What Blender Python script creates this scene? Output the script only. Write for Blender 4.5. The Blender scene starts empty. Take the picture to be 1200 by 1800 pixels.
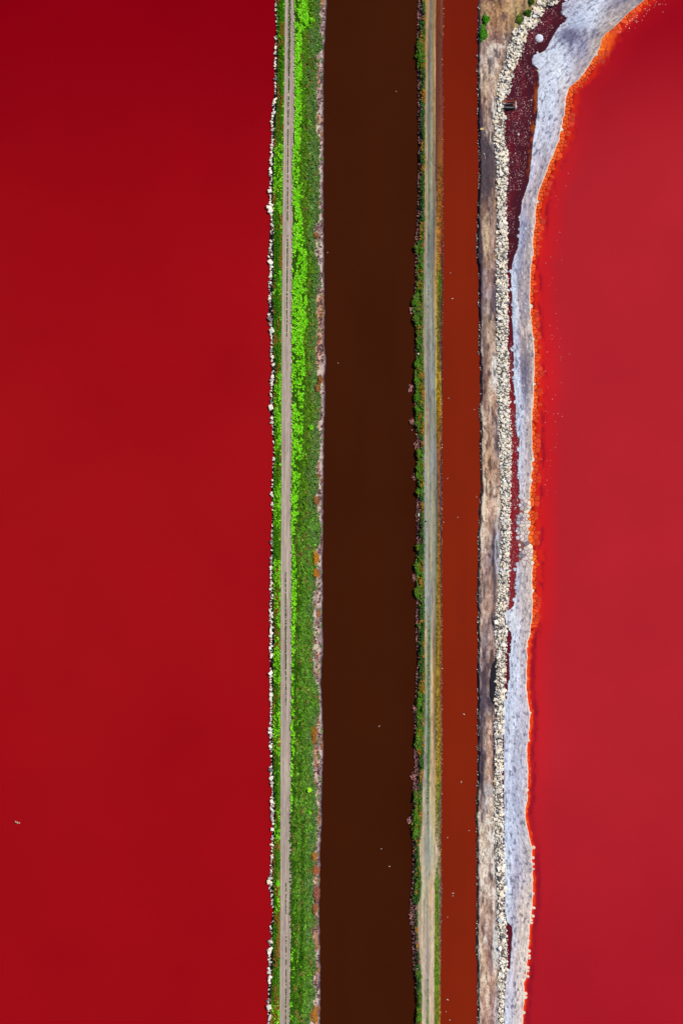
import bpy, math
import numpy as np
from mathutils import Vector

rng = np.random.default_rng(7)
SC = bpy.context.scene
COL = SC.collection
S = 0.2            # metres per photograph pixel
H = 450.0          # camera height above the water

# ------------------------------------------------------------------ camera, sky, sun, exposure
cam_d = bpy.data.cameras.new('camera')
cam_d.sensor_fit = 'VERTICAL'
cam_d.sensor_height = 36.0
cam_d.lens = 18.0 / (900 * S / H)
cam_d.clip_start = 1.0
cam_d.clip_end = 12000.0
cam = bpy.data.objects.new('camera', cam_d)
cam.location = (0, 0, H)
COL.objects.link(cam)
SC.camera = cam

SUN_EL = math.radians(47)
sx, sy = 0.86, 0.51
az = math.atan2(sx, sy)
sdir = Vector((math.cos(SUN_EL) * sx, math.cos(SUN_EL) * sy, math.sin(SUN_EL))).normalized()
world = bpy.data.worlds.new('World')
SC.world = world
world.use_nodes = True
wn = world.node_tree
bg = wn.nodes['Background']
sky = wn.nodes.new('ShaderNodeTexSky')
sky.sky_type = 'NISHITA'
sky.sun_disc = False
sky.sun_elevation = SUN_EL
sky.sun_rotation = az
wn.links.new(sky.outputs['Color'], bg.inputs['Color'])
bg.inputs['Strength'].default_value = 0.06
sun_d = bpy.data.lights.new('sun', 'SUN')
sun_d.energy = 4.25
sun_d.angle = math.radians(0.5)
sun_d.color = (1.0, 0.955, 0.90)
sun = bpy.data.objects.new('sun', sun_d)
sun.rotation_euler = sdir.to_track_quat('Z', 'Y').to_euler()
sun.location = (0, 0, 300)
COL.objects.link(sun)
SC.view_settings.view_transform = 'Standard'
SC.view_settings.look = 'None'
SC.view_settings.exposure = 0.0
SC.view_settings.gamma = 1.0
SC.view_settings.use_curve_mapping = False

# ------------------------------------------------------------------ small helpers
def wx(px): return (np.asarray(px, float) - 600.0) * S
def wy(py): return (900.0 - np.asarray(py, float)) * S

def lin(c):
    c = np.asarray(c, float) / 255.0
    return np.where(c <= 0.04045, c / 12.92, ((c + 0.055) / 1.055) ** 2.4)

def _hash(ix, iy, seed):
    h = (ix.astype(np.int64) * 374761393 + iy.astype(np.int64) * 668265263 + seed * 1442695041) & 0xffffffff
    h = ((h ^ (h >> 13)) * 1274126177) & 0xffffffff
    h = (h ^ (h >> 16)) & 0xffffffff
    return h.astype(float) / 4294967295.0

def vnoise(x, y, seed=0):
    x = np.asarray(x, float); y = np.asarray(y, float)
    x, y = np.broadcast_arrays(x, y)
    ix = np.floor(x); iy = np.floor(y)
    fx = x - ix; fy = y - iy
    fx = fx * fx * (3 - 2 * fx); fy = fy * fy * (3 - 2 * fy)
    a = _hash(ix, iy, seed); b = _hash(ix + 1, iy, seed)
    c = _hash(ix, iy + 1, seed); d = _hash(ix + 1, iy + 1, seed)
    return (a * (1 - fx) + b * fx) * (1 - fy) + (c * (1 - fx) + d * fx) * fy

def fbm(x, y, seed=0, octv=4):
    t = 0; amp = 0.5; tot = 0
    for k in range(octv):
        t = t + amp * vnoise(np.asarray(x) * 2 ** k, np.asarray(y) * 2 ** k, seed + 17 * k)
        tot += amp; amp *= 0.5
    return t / tot

def curve(pts, jag=0.0, scale=8.0, seed=0, octv=4):
    p = np.array(sorted(pts), float)
    def f(y):
        y = np.asarray(y, float)
        x = np.interp(y, p[:, 0], p[:, 1])
        if jag:
            x = x + jag * 2 * (fbm(y / scale, y * 0 + seed * 3.7, seed, octv) - 0.5)
        return x
    return f

def sstep(a, b, x):
    t = np.clip((np.asarray(x, float) - a) / (b - a), 0, 1)
    return t * t * (3 - 2 * t)

def mixc(a, b, t):
    t = np.asarray(t)[..., None]
    return a * (1 - t) + b * t

def ctable(rows):
    """rows: list of (y, [(x, rgb), ...]) -> function (x, y) -> linear rgb, interpolated in both directions"""
    rows = sorted(rows, key=lambda r: r[0])
    ys = np.array([r[0] for r in rows], float)
    def f(x, y):
        x = np.asarray(x, float); y = np.asarray(y, float)
        ev = []
        for _, r in rows:
            xs = np.array([q[0] for q in r], float)
            cs = np.array([q[1] for q in r], float)
            ev.append(np.stack([np.interp(x, xs, cs[:, k]) for k in range(3)], -1))
        ev = np.stack(ev, 0)
        j = np.clip(np.searchsorted(ys, y) - 1, 0, len(ys) - 2)
        t = np.clip((y - ys[j]) / (ys[j + 1] - ys[j]), 0, 1)
        flat = np.arange(x.size).reshape(x.shape)
        e = ev.reshape(len(ys), -1, 3)
        a = e[j, flat]; b = e[j + 1, flat]
        return lin(a * (1 - t)[..., None] + b * t[..., None])
    return f

def tag(o, label=None, cat=None, group=None, kind=None):
    if label: o['label'] = label
    if cat: o['category'] = cat
    if group: o['group'] = group
    if kind: o['kind'] = kind
    return o

def link(name, me, mat=None, parent=None):
    o = bpy.data.objects.new(name, me)
    if mat and not me.materials: me.materials.append(mat)
    COL.objects.link(o)
    if parent: o.parent = parent
    return o

def empty(name, loc):
    o = bpy.data.objects.new(name, None)
    o.empty_display_size = 0.5
    o.location = loc
    COL.objects.link(o)
    return o

def mesh_np(name, verts, faces, cols=None, smooth=False):
    """verts (N,3); faces: (M,k) int array; cols (N,3) linear albedo of each point"""
    verts = np.asarray(verts, np.float32); faces = np.asarray(faces, np.int32)
    me = bpy.data.meshes.new(name)
    n, k = faces.shape
    me.vertices.add(len(verts)); me.vertices.foreach_set('co', verts.ravel())
    me.loops.add(n * k); me.loops.foreach_set('vertex_index', faces.ravel())
    me.polygons.add(n)
    me.polygons.foreach_set('loop_start', np.arange(0, n * k, k, dtype=np.int32))
    me.polygons.foreach_set('loop_total', np.full(n, k, np.int32))
    me.polygons.foreach_set('use_smooth', np.full(n, smooth, bool))
    if cols is not None:
        a = me.color_attributes.new('tint', 'FLOAT_COLOR', 'POINT')
        c = np.ones((len(verts), 4), np.float32); c[:, :3] = cols
        a.data.foreach_set('color', c.ravel())
    me.update(calc_edges=True)
    return me

def grid(name, X, Y, Z, cols, mat, smooth=True, parent=None):
    r, c = X.shape
    v = np.stack([wx(X), wy(Y), Z], -1).reshape(-1, 3)
    i = np.arange(r * c).reshape(r, c)
    f = np.stack([i[:-1, :-1], i[1:, :-1], i[1:, 1:], i[:-1, 1:]], -1).reshape(-1, 4)
    me = mesh_np(name, v, f, cols.reshape(-1, 3), smooth)
    return link(name, me, mat, parent)

# ------------------------------------------------------------------ materials
def nodemat(name, rough=0.9, spec=0.2, fine=0.25, fine_scale=3.0, coarse=0.0, coarse_scale=0.2, bump=0.0, bump_scale=2.0, bump_dist=0.1, base=None, stretch=1.0, ior=1.45):
    m = bpy.data.materials.new(name); m.use_nodes = True
    nt = m.node_tree; N = nt.nodes; L = nt.links
    p = N['Principled BSDF']
    p.inputs['Roughness'].default_value = rough
    p.inputs['Specular IOR Level'].default_value = spec
    p.inputs['IOR'].default_value = ior
    tc = N.new('ShaderNodeTexCoord')
    mp = N.new('ShaderNodeMapping'); mp.inputs['Scale'].default_value = (1, stretch, 1)
    L.new(tc.outputs['Object'], mp.inputs['Vector'])
    if base is None:
        at = N.new('ShaderNodeAttribute'); at.attribute_name = 'tint'
        src = at.outputs['Color']
    else:
        c = N.new('ShaderNodeRGB'); c.outputs[0].default_value = (*base, 1); src = c.outputs[0]
    def mul(src, scale, amt, det):
        if amt <= 0: return src
        n = N.new('ShaderNodeTexNoise'); n.inputs['Scale'].default_value = scale; n.inputs['Detail'].default_value = det
        L.new(mp.outputs['Vector'], n.inputs['Vector'])
        r = N.new('ShaderNodeMapRange'); r.inputs['From Min'].default_value = 0.25; r.inputs['From Max'].default_value = 0.75
        r.inputs['To Min'].default_value = 1 - amt; r.inputs['To Max'].default_value = 1 + amt
        L.new(n.outputs['Fac'], r.inputs['Value'])
        v = N.new('ShaderNodeVectorMath'); v.operation = 'SCALE'
        L.new(src, v.inputs[0]); L.new(r.outputs['Result'], v.inputs['Scale'])
        return v.outputs[0]
    src = mul(src, fine_scale, fine, 4)
    src = mul(src, coarse_scale, coarse, 3)
    L.new(src, p.inputs['Base Color'])
    if bump:
        n = N.new('ShaderNodeTexNoise'); n.inputs['Scale'].default_value = bump_scale; n.inputs['Detail'].default_value = 4
        L.new(mp.outputs['Vector'], n.inputs['Vector'])
        b = N.new('ShaderNodeBump'); b.inputs['Strength'].default_value = bump; b.inputs['Distance'].default_value = bump_dist
        L.new(n.outputs['Fac'], b.inputs['Height']); L.new(b.outputs['Normal'], p.inputs['Normal'])
    return m

M_water = nodemat('brine_water', 0.12, 0.12, 0.07, 2.4, 0.05, 0.03, 0.04, 1.2, 0.05, ior=1.33)
M_ditch = nodemat('ditch_water', 0.2, 0.12, 0.14, 1.2, 0.15, 0.15, 0.05, 2.0, 0.05, ior=1.33)
M_soil = nodemat('levee_soil', 0.95, 0.1, 0.22, 2.2, 0.0, 0.2, 0.6, 2.5, 0.15)
M_road = nodemat('road_dirt', 0.95, 0.1, 0.10, 2.4, 0.06, 0.3, 0.3, 4.0, 0.05, stretch=0.25)
M_bank = nodemat('bank_mud', 0.9, 0.15, 0.20, 1.8, 0.10, 0.35, 0.6, 2.0, 0.12, stretch=0.6)
M_salt = nodemat('salt_crust_surface', 0.8, 0.25, 0.16, 2.2, 0.08, 0.5, 0.7, 1.8, 0.15)
M_plate = nodemat('salt_plate_surface', 0.7, 0.25, 0.14, 2.0, 0.0, 0.5, 0.4, 2.0, 0.1)
M_stone = nodemat('rubble_stone', 0.9, 0.15, 0.16, 1.4, 0.0, 0.5, 0.4, 2.5, 0.08)
M_leaf = nodemat('leaf', 0.7, 0.15, 0.18, 2.5)
M_ground = nodemat('mud_floor', 0.95, 0.1, 0.2, 0.3, 0.2, 0.02, base=(0.10, 0.07, 0.05))
M_black = nodemat('black_pipe_plastic', 0.38, 0.4, 0.2, 3.0, base=(0.020, 0.022, 0.028))
M_white = nodemat('white_painted_timber', 0.7, 0.2, 0.12, 4.0, base=(0.72, 0.70, 0.66))
M_orange = nodemat('rusty_beam', 0.8, 0.2, 0.25, 3.0, base=(0.42, 0.10, 0.02))
M_wood = nodemat('weathered_wood', 0.9, 0.15, 0.2, 5.0, base=(0.55, 0.44, 0.32))
M_stem = nodemat('shrub_stem', 0.95, 0.1, 0.2, 5.0, base=(0.07, 0.045, 0.03))
M_feather = nodemat('white_feathers', 0.8, 0.2, 0.06, 8.0, base=(0.62, 0.58, 0.54))
M_beak = nodemat('yellow_beak', 0.5, 0.3, 0.05, 8.0, base=(0.6, 0.3, 0.04))

# ------------------------------------------------------------------ outlines traced as x(y), photograph pixels = 0.2 m
GL = curve([(0,487.5),(50,487),(100,488),(150,487.5),(185,486.5),(200,486),(250,482.5),(300,481),(350,480),(400,481),(440,482.5),(460,481.7),(520,480),(560,481.7),(617,480),(640,483.7),(665,485),(690,481),(717,481),(760,482.5),(800,483),(840,481),(900,481),(950,480),(1000,479.7),(1075,481),(1130,482.5),(1150,480),(1200,481),(1240,479.2),(1310,479.7),(1350,481),(1390,482.5),(1430,483.7),(1450,483.5),(1480,481),(1535,480),(1600,481.3),(1650,480),(1695,481),(1720,479),(1750,476),(1800,476)], 1.0, 7, 1)
RKL = curve([(0,482.5),(50,485),(100,481.7),(150,483.5),(185,479),(200,476.7),(250,477),(280,474),(350,473),(370,471.5),(383,475.5),(400,475),(420,473),(460,471),(480,475),(500,472.5),(560,471.7),(600,476.5),(617,474),(640,477.5),(680,476),(717,474),(760,478.5),(800,481.5),(823,479),(860,476.5),(900,478.5),(950,476.7),(1000,475),(1055,474.5),(1075,472.8),(1110,475),(1130,473.3),(1170,474.5),(1220,474),(1240,476),(1290,473.3),(1310,473),(1330,476),(1368,474),(1390,478),(1408,474.5),(1430,475),(1450,479),(1500,476),(1535,474.5),(1550,471),(1580,476),(1600,480.5),(1628,474.5),(1650,476),(1670,471.5),(1720,471.5),(1750,470.5),(1800,471)], 1.0, 6, 2)
R1L = curve([(0,500.8),(100,500),(200,499),(300,497.5),(400,496.7),(500,495.8),(600,495),(800,494.7),(900,494.2),(1000,493.7),(1100,493),(1200,493.3),(1300,493),(1500,492.7),(1600,492.7),(1700,492),(1800,491.7)], 0.5, 14, 3)
R1R = curve([(0,517.5),(100,518.5),(200,518.2),(260,516),(300,515),(400,515),(500,513.8),(600,513.3),(800,513.8),(900,511.9),(950,513.3),(1050,513),(1200,512.8),(1300,511.7),(1400,511.7),(1500,513.3),(1600,512.8),(1700,510.8),(1800,510)], 0.6, 16, 4)
BRT = curve([(0,540),(40,544),(48,540),(60,530),(100,530),(200,530),(300,527),(360,527),(400,532),(450,540),(500,538),(560,540),(600,533),(650,536),(700,534),(760,532),(800,530),(850,527),(900,524),(940,518),(960,517),(1000,521),(1050,521),(1100,520),(1150,517.5),(1200,516.5),(1300,518),(1340,516.5),(1400,515),(1420,513.5),(1430,511),(1630,511),(1640,518),(1700,518),(1760,519),(1800,511)], 1.4, 9, 5)
VEG = curve([(0,563),(50,560),(85,565),(100,555),(200,555),(230,555),(250,560),(300,560),(350,559),(385,560),(400,551),(440,551),(480,561.7),(520,555),(560,556.5),(600,555),(620,552),(650,556),(700,563),(735,561),(750,555),(765,560),(800,560),(820,553),(850,559),(880,553),(920,562.5),(950,562),(970,551),(1000,556),(1050,548.5),(1100,550),(1150,548.5),(1190,551),(1220,562),(1250,558),(1275,555),(1300,551),(1340,547.8),(1380,553),(1400,555),(1430,556.7),(1480,555),(1500,550),(1520,555),(1560,549),(1600,550),(1615,553),(1630,547),(1650,550),(1680,553),(1700,555),(1725,547),(1740,554),(1770,548),(1785,545.5),(1800,545)], 3.0, 11, 6)
SH1 = curve([(0,574),(50,571.7),(80,570),(120,568.5),(300,568),(420,568.3),(480,569),(540,570.5),(600,569.5),(640,572.5),(660,570),(700,571),(750,569),(800,568.3),(900,567.5),(1000,566),(1050,567),(1100,566),(1140,568),(1170,565.5),(1200,563.5),(1250,566),(1320,568),(1400,564.5),(1440,565),(1500,562.5),(1600,561),(1650,561.7),(1730,563),(1800,561.7)], 1.5, 9, 7)
L2L = curve([(0,734),(50,733.5),(85,731.7),(100,730),(110,732.5),(150,734),(300,735),(325,733),(350,734),(400,732),(430,729),(470,730),(510,729),(530,724.5),(550,726),(570,730),(630,730),(680,728),(750,730),(775,732.5),(800,733.5),(830,732),(870,733),(900,730.5),(920,731.7),(950,731.5),(990,729),(1060,731),(1130,731),(1150,733.5),(1200,730),(1250,729),(1300,729),(1320,727.5),(1350,728),(1375,726),(1400,726),(1440,723.5),(1460,724.5),(1500,725.5),(1550,724),(1580,721.3),(1620,720.5),(1640,722.5),(1665,725),(1700,726),(1730,730),(1770,731.5),(1800,729.5)], 1.2, 8, 8)
R2L = curve([(0,746),(100,746),(300,745),(400,744),(500,743),(600,741.7),(660,744),(800,744),(1000,744),(1200,745),(1300,744),(1350,743),(1400,740),(1450,739.7),(1470,738),(1482,735),(1505,735.5),(1550,739),(1575,737.5),(1590,732.5),(1640,733),(1700,738),(1750,740),(1800,740)], 0.7, 12, 9)
R2R = curve([(0,766),(100,765),(300,764),(350,766),(500,766),(700,766),(800,766.7),(900,767.5),(1000,766),(1100,765.5),(1200,764.2),(1300,764.2),(1400,765),(1470,763.5),(1492,769),(1510,769.5),(1530,765),(1545,763),(1700,763),(1800,763)], 0.6, 14, 10)
L2R = curve([(0,780),(50,779),(100,777),(150,778),(200,779),(400,778.3),(500,778.3),(600,776.5),(650,777.5),(750,776.5),(900,776.7),(1000,776),(1200,776.7),(1300,777),(1400,776),(1500,775.3),(1580,776.5),(1600,775),(1700,774.7),(1800,774)], 0.5, 8, 11)
BKL = curve([(-80,846),(0,841),(50,839),(100,838.4),(150,838.4),(200,839),(250,840),(300,841.5),(350,838.5),(400,837.5),(450,836.7),(480,840),(500,841),(530,839.5),(560,841.7),(600,841),(615,839.5),(630,843),(700,843),(720,841),(760,843),(800,843),(850,844.5),(880,842.5),(900,841),(920,842),(940,838.5),(970,840.5),(1000,839),(1050,837.7),(1080,839.7),(1100,838.5),(1150,839),(1200,837.7),(1260,839),(1300,837.7),(1350,839),(1400,836.7),(1430,835.2),(1470,837),(1500,836.7),(1600,837.3),(1650,835.2),(1680,836),(1700,838),(1800,838)], 2.0, 9, 12)
RBL = curve([(-120,1040),(-60,995),(-20,965),(0,950),(15,934),(30,926),(45,913),(55,902),(70,897),(85,892),(100,888),(120,883),(130,878),(150,873),(175,871),(200,870),(250,867.5),(270,870),(300,872),(350,871),(400,873),(450,871),(500,871),(600,872),(700,872),(720,875),(750,874),(800,877),(870,879),(900,880),(950,878),(1000,877),(1030,876),(1060,872),(1080,870),(1100,869),(1150,870),(1200,870),(1250,868.3),(1400,867.5),(1450,868.3),(1500,870),(1550,871.7),(1600,873.5),(1640,875),(1700,876.7),(1720,875),(1760,873.3),(1800,873)], 0.8, 8, 13)
RBR = curve([(-120,1070),(-60,1025),(-20,998),(0,983),(8,975),(15,957),(30,952),(45,942),(55,927),(70,923),(85,920),(100,915),(120,905),(130,902),(150,898),(165,895),(172,886),(200,886),(250,888),(270,891.5),(300,892),(350,890),(380,888.5),(400,891),(450,891.7),(480,891),(500,893),(550,892.5),(600,892),(650,894),(700,896),(720,894.5),(750,898),(800,899),(830,897.5),(870,897),(900,896),(950,896.5),(1000,895),(1060,893),(1076,889),(1080,884),(1098,887),(1102,891.5),(1150,888.5),(1200,888),(1250,884.3),(1400,883.3),(1450,885),(1500,885.5),(1550,886.5),(1600,885),(1640,891),(1700,891.5),(1720,888),(1760,885),(1800,885)], 0.9, 6, 14)
SLL = curve([(-120,1085),(-60,1040),(-20,1010),(0,1000),(5,988),(10,985),(26,986),(30,995),(36,994),(50,978),(70,967),(88,958),(93,949),(97,936),(104,933),(114,934),(119,941),(122,944),(150,946),(160,943.5),(200,943),(220,940),(250,935),(300,931),(320,928),(345,920),(352,917),(380,913),(400,912),(430,911),(445,906),(450,903),(460,900),(480,897.5),(500,896.8),(520,899),(560,899),(600,901),(650,902),(680,901.7),(700,905),(750,906),(768,908),(771,913),(775,912),(800,911),(820,909),(850,911.5),(880,913),(900,911.5),(920,908.3),(950,908.5),(964,911),(967,913.5),(972,911),(985,910),(1000,906),(1040,907),(1050,904.5),(1065,901.5),(1071,896),(1074,890),(1080,884.5),(1100,889),(1106,893),(1112,897),(1122,898.3),(1150,896),(1160,893.5),(1190,894.8),(1200,892),(1228,890),(1233,884),(1500,885),(1550,886),(1600,886),(1620,889.5),(1628,898),(1640,900),(1650,898.5),(1680,896.5),(1703,895),(1708,889),(1760,886),(1800,886)], 1.0, 5, 15, 5)
SLR = curve([(-140,1420),(-80,1270),(-30,1170),(0,1133),(10,1122),(25,1103),(50,1077),(60,1064),(70,1057),(85,1055),(100,1045),(120,1033),(140,1018),(155,1000),(170,995),(200,991.5),(220,987),(250,981.5),(280,968),(300,961),(330,948.5),(360,942),(400,940),(410,937),(450,936),(465,933.3),(480,931.7),(550,931.7),(580,935),(600,938),(650,939),(700,937),(730,935),(760,934),(800,936),(830,934),(880,930),(900,928.5),(930,928),(960,930),(980,935),(1050,935),(1080,936),(1100,932.5),(1120,930),(1130,926),(1200,925),(1230,927),(1260,931.5),(1300,928),(1320,926),(1350,928),(1400,926.5),(1430,923.5),(1450,925),(1470,930),(1490,935.5),(1520,935),(1555,936.5),(1590,935.8),(1620,931.7),(1650,929),(1690,926.7),(1720,924),(1730,920.5),(1750,922),(1765,920),(1800,918.3)], 1.9, 7, 16, 5)
ORW = curve([(-100,12),(0,8),(25,10),(50,11),(62,19),(90,15),(120,12),(140,15),(160,18),(200,16),(250,17),(300,16),(350,13),(400,13),(450,9),(470,4),(480,10),(600,10),(700,12),(850,12),(930,17),(980,13),(1000,9),(1060,10),(1100,8),(1150,6),(1200,4.6),(1400,4),(1620,3.6),(1800,3.2)], 1.5, 9, 17)

Yf = np.arange(-120, 1921, 1.5)
FAR = np.array([-16000, -6000, -2500, -1200, -700, -450, -320, -240, -190, -150])
YR = np.concatenate([FAR, Yf, 1800 - FAR])

# ------------------------------------------------------------------ ground and water
me = mesh_np('ground', [(-3600, -3600, -3), (3600, -3600, -3), (3600, 3600, -3), (-3600, 3600, -3)], [[0, 1, 2, 3]])
tag(link('ground', me, M_ground), 'brown mud floor under the ponds and levees', 'ground', kind='structure')

def water(name, xl, xr, colf, label, cat, mat=M_water, ncol=12, spacing=None, ys=None):
    ys = YR[::4] if ys is None else ys
    u = np.linspace(0, 1, ncol) if spacing is None else spacing
    a = xl(ys)[:, None]; b = xr(ys)[:, None]
    X = a + (b - a) * u[None, :]
    Y = np.repeat(ys[:, None], len(u), 1)
    o = grid(name, X, Y, np.zeros_like(X), colf(X, Y), mat)
    return tag(o, label, cat, kind='structure')

const = lambda v: (lambda y: np.full(np.shape(y), float(v)))
def col_left(X, Y):
    top = lin((130, 0, 14)); mid = lin((152, 14, 20)); low = lin((141, 2, 15));  # vignette darkening painted into the water colour, at the top and lower down
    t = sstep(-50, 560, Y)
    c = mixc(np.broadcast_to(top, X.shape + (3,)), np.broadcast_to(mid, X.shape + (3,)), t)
    c = mixc(c, np.broadcast_to(low, X.shape + (3,)), sstep(0.45, 0.62, fbm(X / 500 + 0.35, Y / 900 - 0.55, 30, 2) + 0.12 * sstep(1100, 1900, Y)) * 0.3)
    return c * (1 + 0.14 * (fbm(X / 160, Y / 260, 31, 4) - 0.5))[..., None]
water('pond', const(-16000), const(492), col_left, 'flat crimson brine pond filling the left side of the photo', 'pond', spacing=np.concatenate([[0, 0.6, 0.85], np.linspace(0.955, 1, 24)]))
def col_brown(X, Y):
    c = np.broadcast_to(lin((60, 23, 6)), X.shape + (3,))
    return c * (1 + 0.2 * (fbm(X / 60, Y / 300, 32, 3) - 0.5))[..., None]
water('canal', const(535), const(752), col_brown, 'dark brown water of the wide canal between the green and the middle levee', 'canal', ncol=24)
def col_rust(X, Y):
    t = sstep(-50, 500, Y)
    c = mixc(np.broadcast_to(lin((112, 27, 10)), X.shape + (3,)), np.broadcast_to(lin((124, 34, 12)), X.shape + (3,)), t)
    return c * (1 + 0.14 * (fbm(X / 30, Y / 260, 33, 3) - 0.5))[..., None]
water('canal', const(757), const(858), col_rust, 'rust red water of the narrow canal right of the middle levee', 'canal', ncol=16)
def col_ditch(X, Y):
    a = lin((90, 23, 35)); b = lin((72, 26, 38)); c2 = lin((126, 32, 38)); org = lin((150, 66, 18))
    n = fbm(X / 9, Y / 22, 34, 4)
    c = mixc(np.broadcast_to(a, X.shape + (3,)), np.broadcast_to(b, X.shape + (3,)), sstep(0.35, 0.6, n) * (Y < 460))
    c = mixc(c, np.broadcast_to(c2, X.shape + (3,)), sstep(550, 760, Y) * (1 - sstep(1075, 1100, Y)))
    dd = SLL(Y) - X
    c = mixc(c, np.broadcast_to(lin((62, 24, 34)), X.shape + (3,)), sstep(26, 8, dd) * (Y < 470) * 0.8)
    on = sstep(118, 126, Y) * sstep(330, 290, Y) * sstep(7.5, 4.0, dd + 9 * (fbm(X / 9, Y / 9, 35) - 0.5)) * sstep(0.40, 0.60, fbm(X / 3, Y / 7, 36, 3)) * np.where(Y > 260, 0.6, 1.0)
    c = mixc(c, np.broadcast_to(org, X.shape + (3,)), on)
    return c
yd = np.concatenate([[-16000, -600], np.arange(-120, 1921, 1.5), [2400, 17800]])
water('ditch', lambda y: (RBL(y) + RBR(y)) / 2, lambda y: SLL(y) + 5, col_ditch, 'maroon brine ditch between the rock ridge and the pale salt crust', 'ditch', M_ditch, 40, ys=yd)

def shore_d(X, Y):
    """rough perpendicular distance from the salt shore, in pixels"""
    g = (SLR_s(Y + 6) - SLR_s(Y - 6)) / 12
    return (X - SLR(Y)) / np.sqrt(1 + g * g)
SLR_s = curve([(-140,1420),(-80,1270),(-30,1170),(0,1133),(50,1077),(100,1045),(155,1003),(200,990),(300,961),(360,943),(470,933),(550,932),(650,939),(760,935),(900,929),(980,934),(1080,935),(1150,927),(1260,931),(1420,924),(1520,935),(1600,935),(1700,926),(1800,918)])
def col_right(X, Y):
    d = shore_d(X, Y); w = np.broadcast_to(ORW(Y), X.shape)
    n = fbm(X / 5, Y / 9, 41, 4); nl = fbm(X / 9, Y / 24, 42, 4)
    B = lambda c: np.broadcast_to(lin(c), X.shape + (3,))
    c = mixc(B((170, 32, 42)), B((146, 6, 24)), sstep(330, 30, Y + 0.15 * (X - 1000)))
    c = mixc(c, B((196, 26, 32)), sstep(w + 48, w + 6, d) * (0.2 + 0.65 * sstep(150, 420, Y)) * (0.35 + 0.65 * sstep(1500, 900, Y)))
    c = mixc(c, B((158, 20, 34)), sstep(1250, 1850, Y) * 0.8)
    dark = np.exp(-((d - w - 5) / 5.0) ** 2) * sstep(0.44, 0.66, nl + 0.5 * (n - 0.5))
    low_ = sstep(1090, 1140, Y)
    dark = dark * (1 - low_) + low_ * np.exp(-((d - w - 5) / 4.5) ** 2) * (0.45 + 0.55 * sstep(0.36, 0.55, nl)) * 1.25
    dark = dark * (0.35 + 0.65 * sstep(300, 380, Y))
    c = mixc(c, B((120, 14, 38)), np.clip(dark * 0.8, 0, 0.8))
    wv = w * (0.75 + 0.7 * (fbm(X / 9, Y / 12, 44, 3) - 0.3))
    c = mixc(c, B((206, 38, 20)), sstep(wv + 13, wv - 5, d + 9 * (n - 0.5)) * (0.45 + 0.55 * (Y < 1110)))
    c = mixc(c, B((140, 28, 16)), sstep(w * 0.95, w * 0.5, d + 5 * (n - 0.5)) * 0.85 * (Y < 1110))
    c = mixc(c, B((226, 66, 18)), sstep(w * 1.2, w * 0.6, d + 5 * (n - 0.5)) * 0.9 * (Y >= 1110))
    hot = sstep(48, 62, Y) * sstep(120, 80, Y)
    c = mixc(c, B((226, 96, 24)), hot * sstep(22, 6, d + 8 * (n - 0.5)))
    return c * (1 + 0.10 * (fbm(X / 120, Y / 160, 43, 3) - 0.5))[..., None]
ud = np.concatenate([np.arange(-5, 30, 1.2), np.arange(30, 70, 4), np.arange(70, 300, 15), [340, 420, 600, 1200, 3000, 8000, 16000]])
yr = np.concatenate([FAR[:6], Yf, 1800 - FAR[:6]])
Xr = SLR(yr)[:, None] + ud[None, :]
Yr_ = np.repeat(yr[:, None], len(ud), 1)
tag(grid('pond', Xr, Yr_, np.zeros_like(Xr), col_right(Xr, Yr_), M_water), 'bright red brine pond with an orange rim filling the right side of the photo', 'pond', kind='structure')

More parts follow.
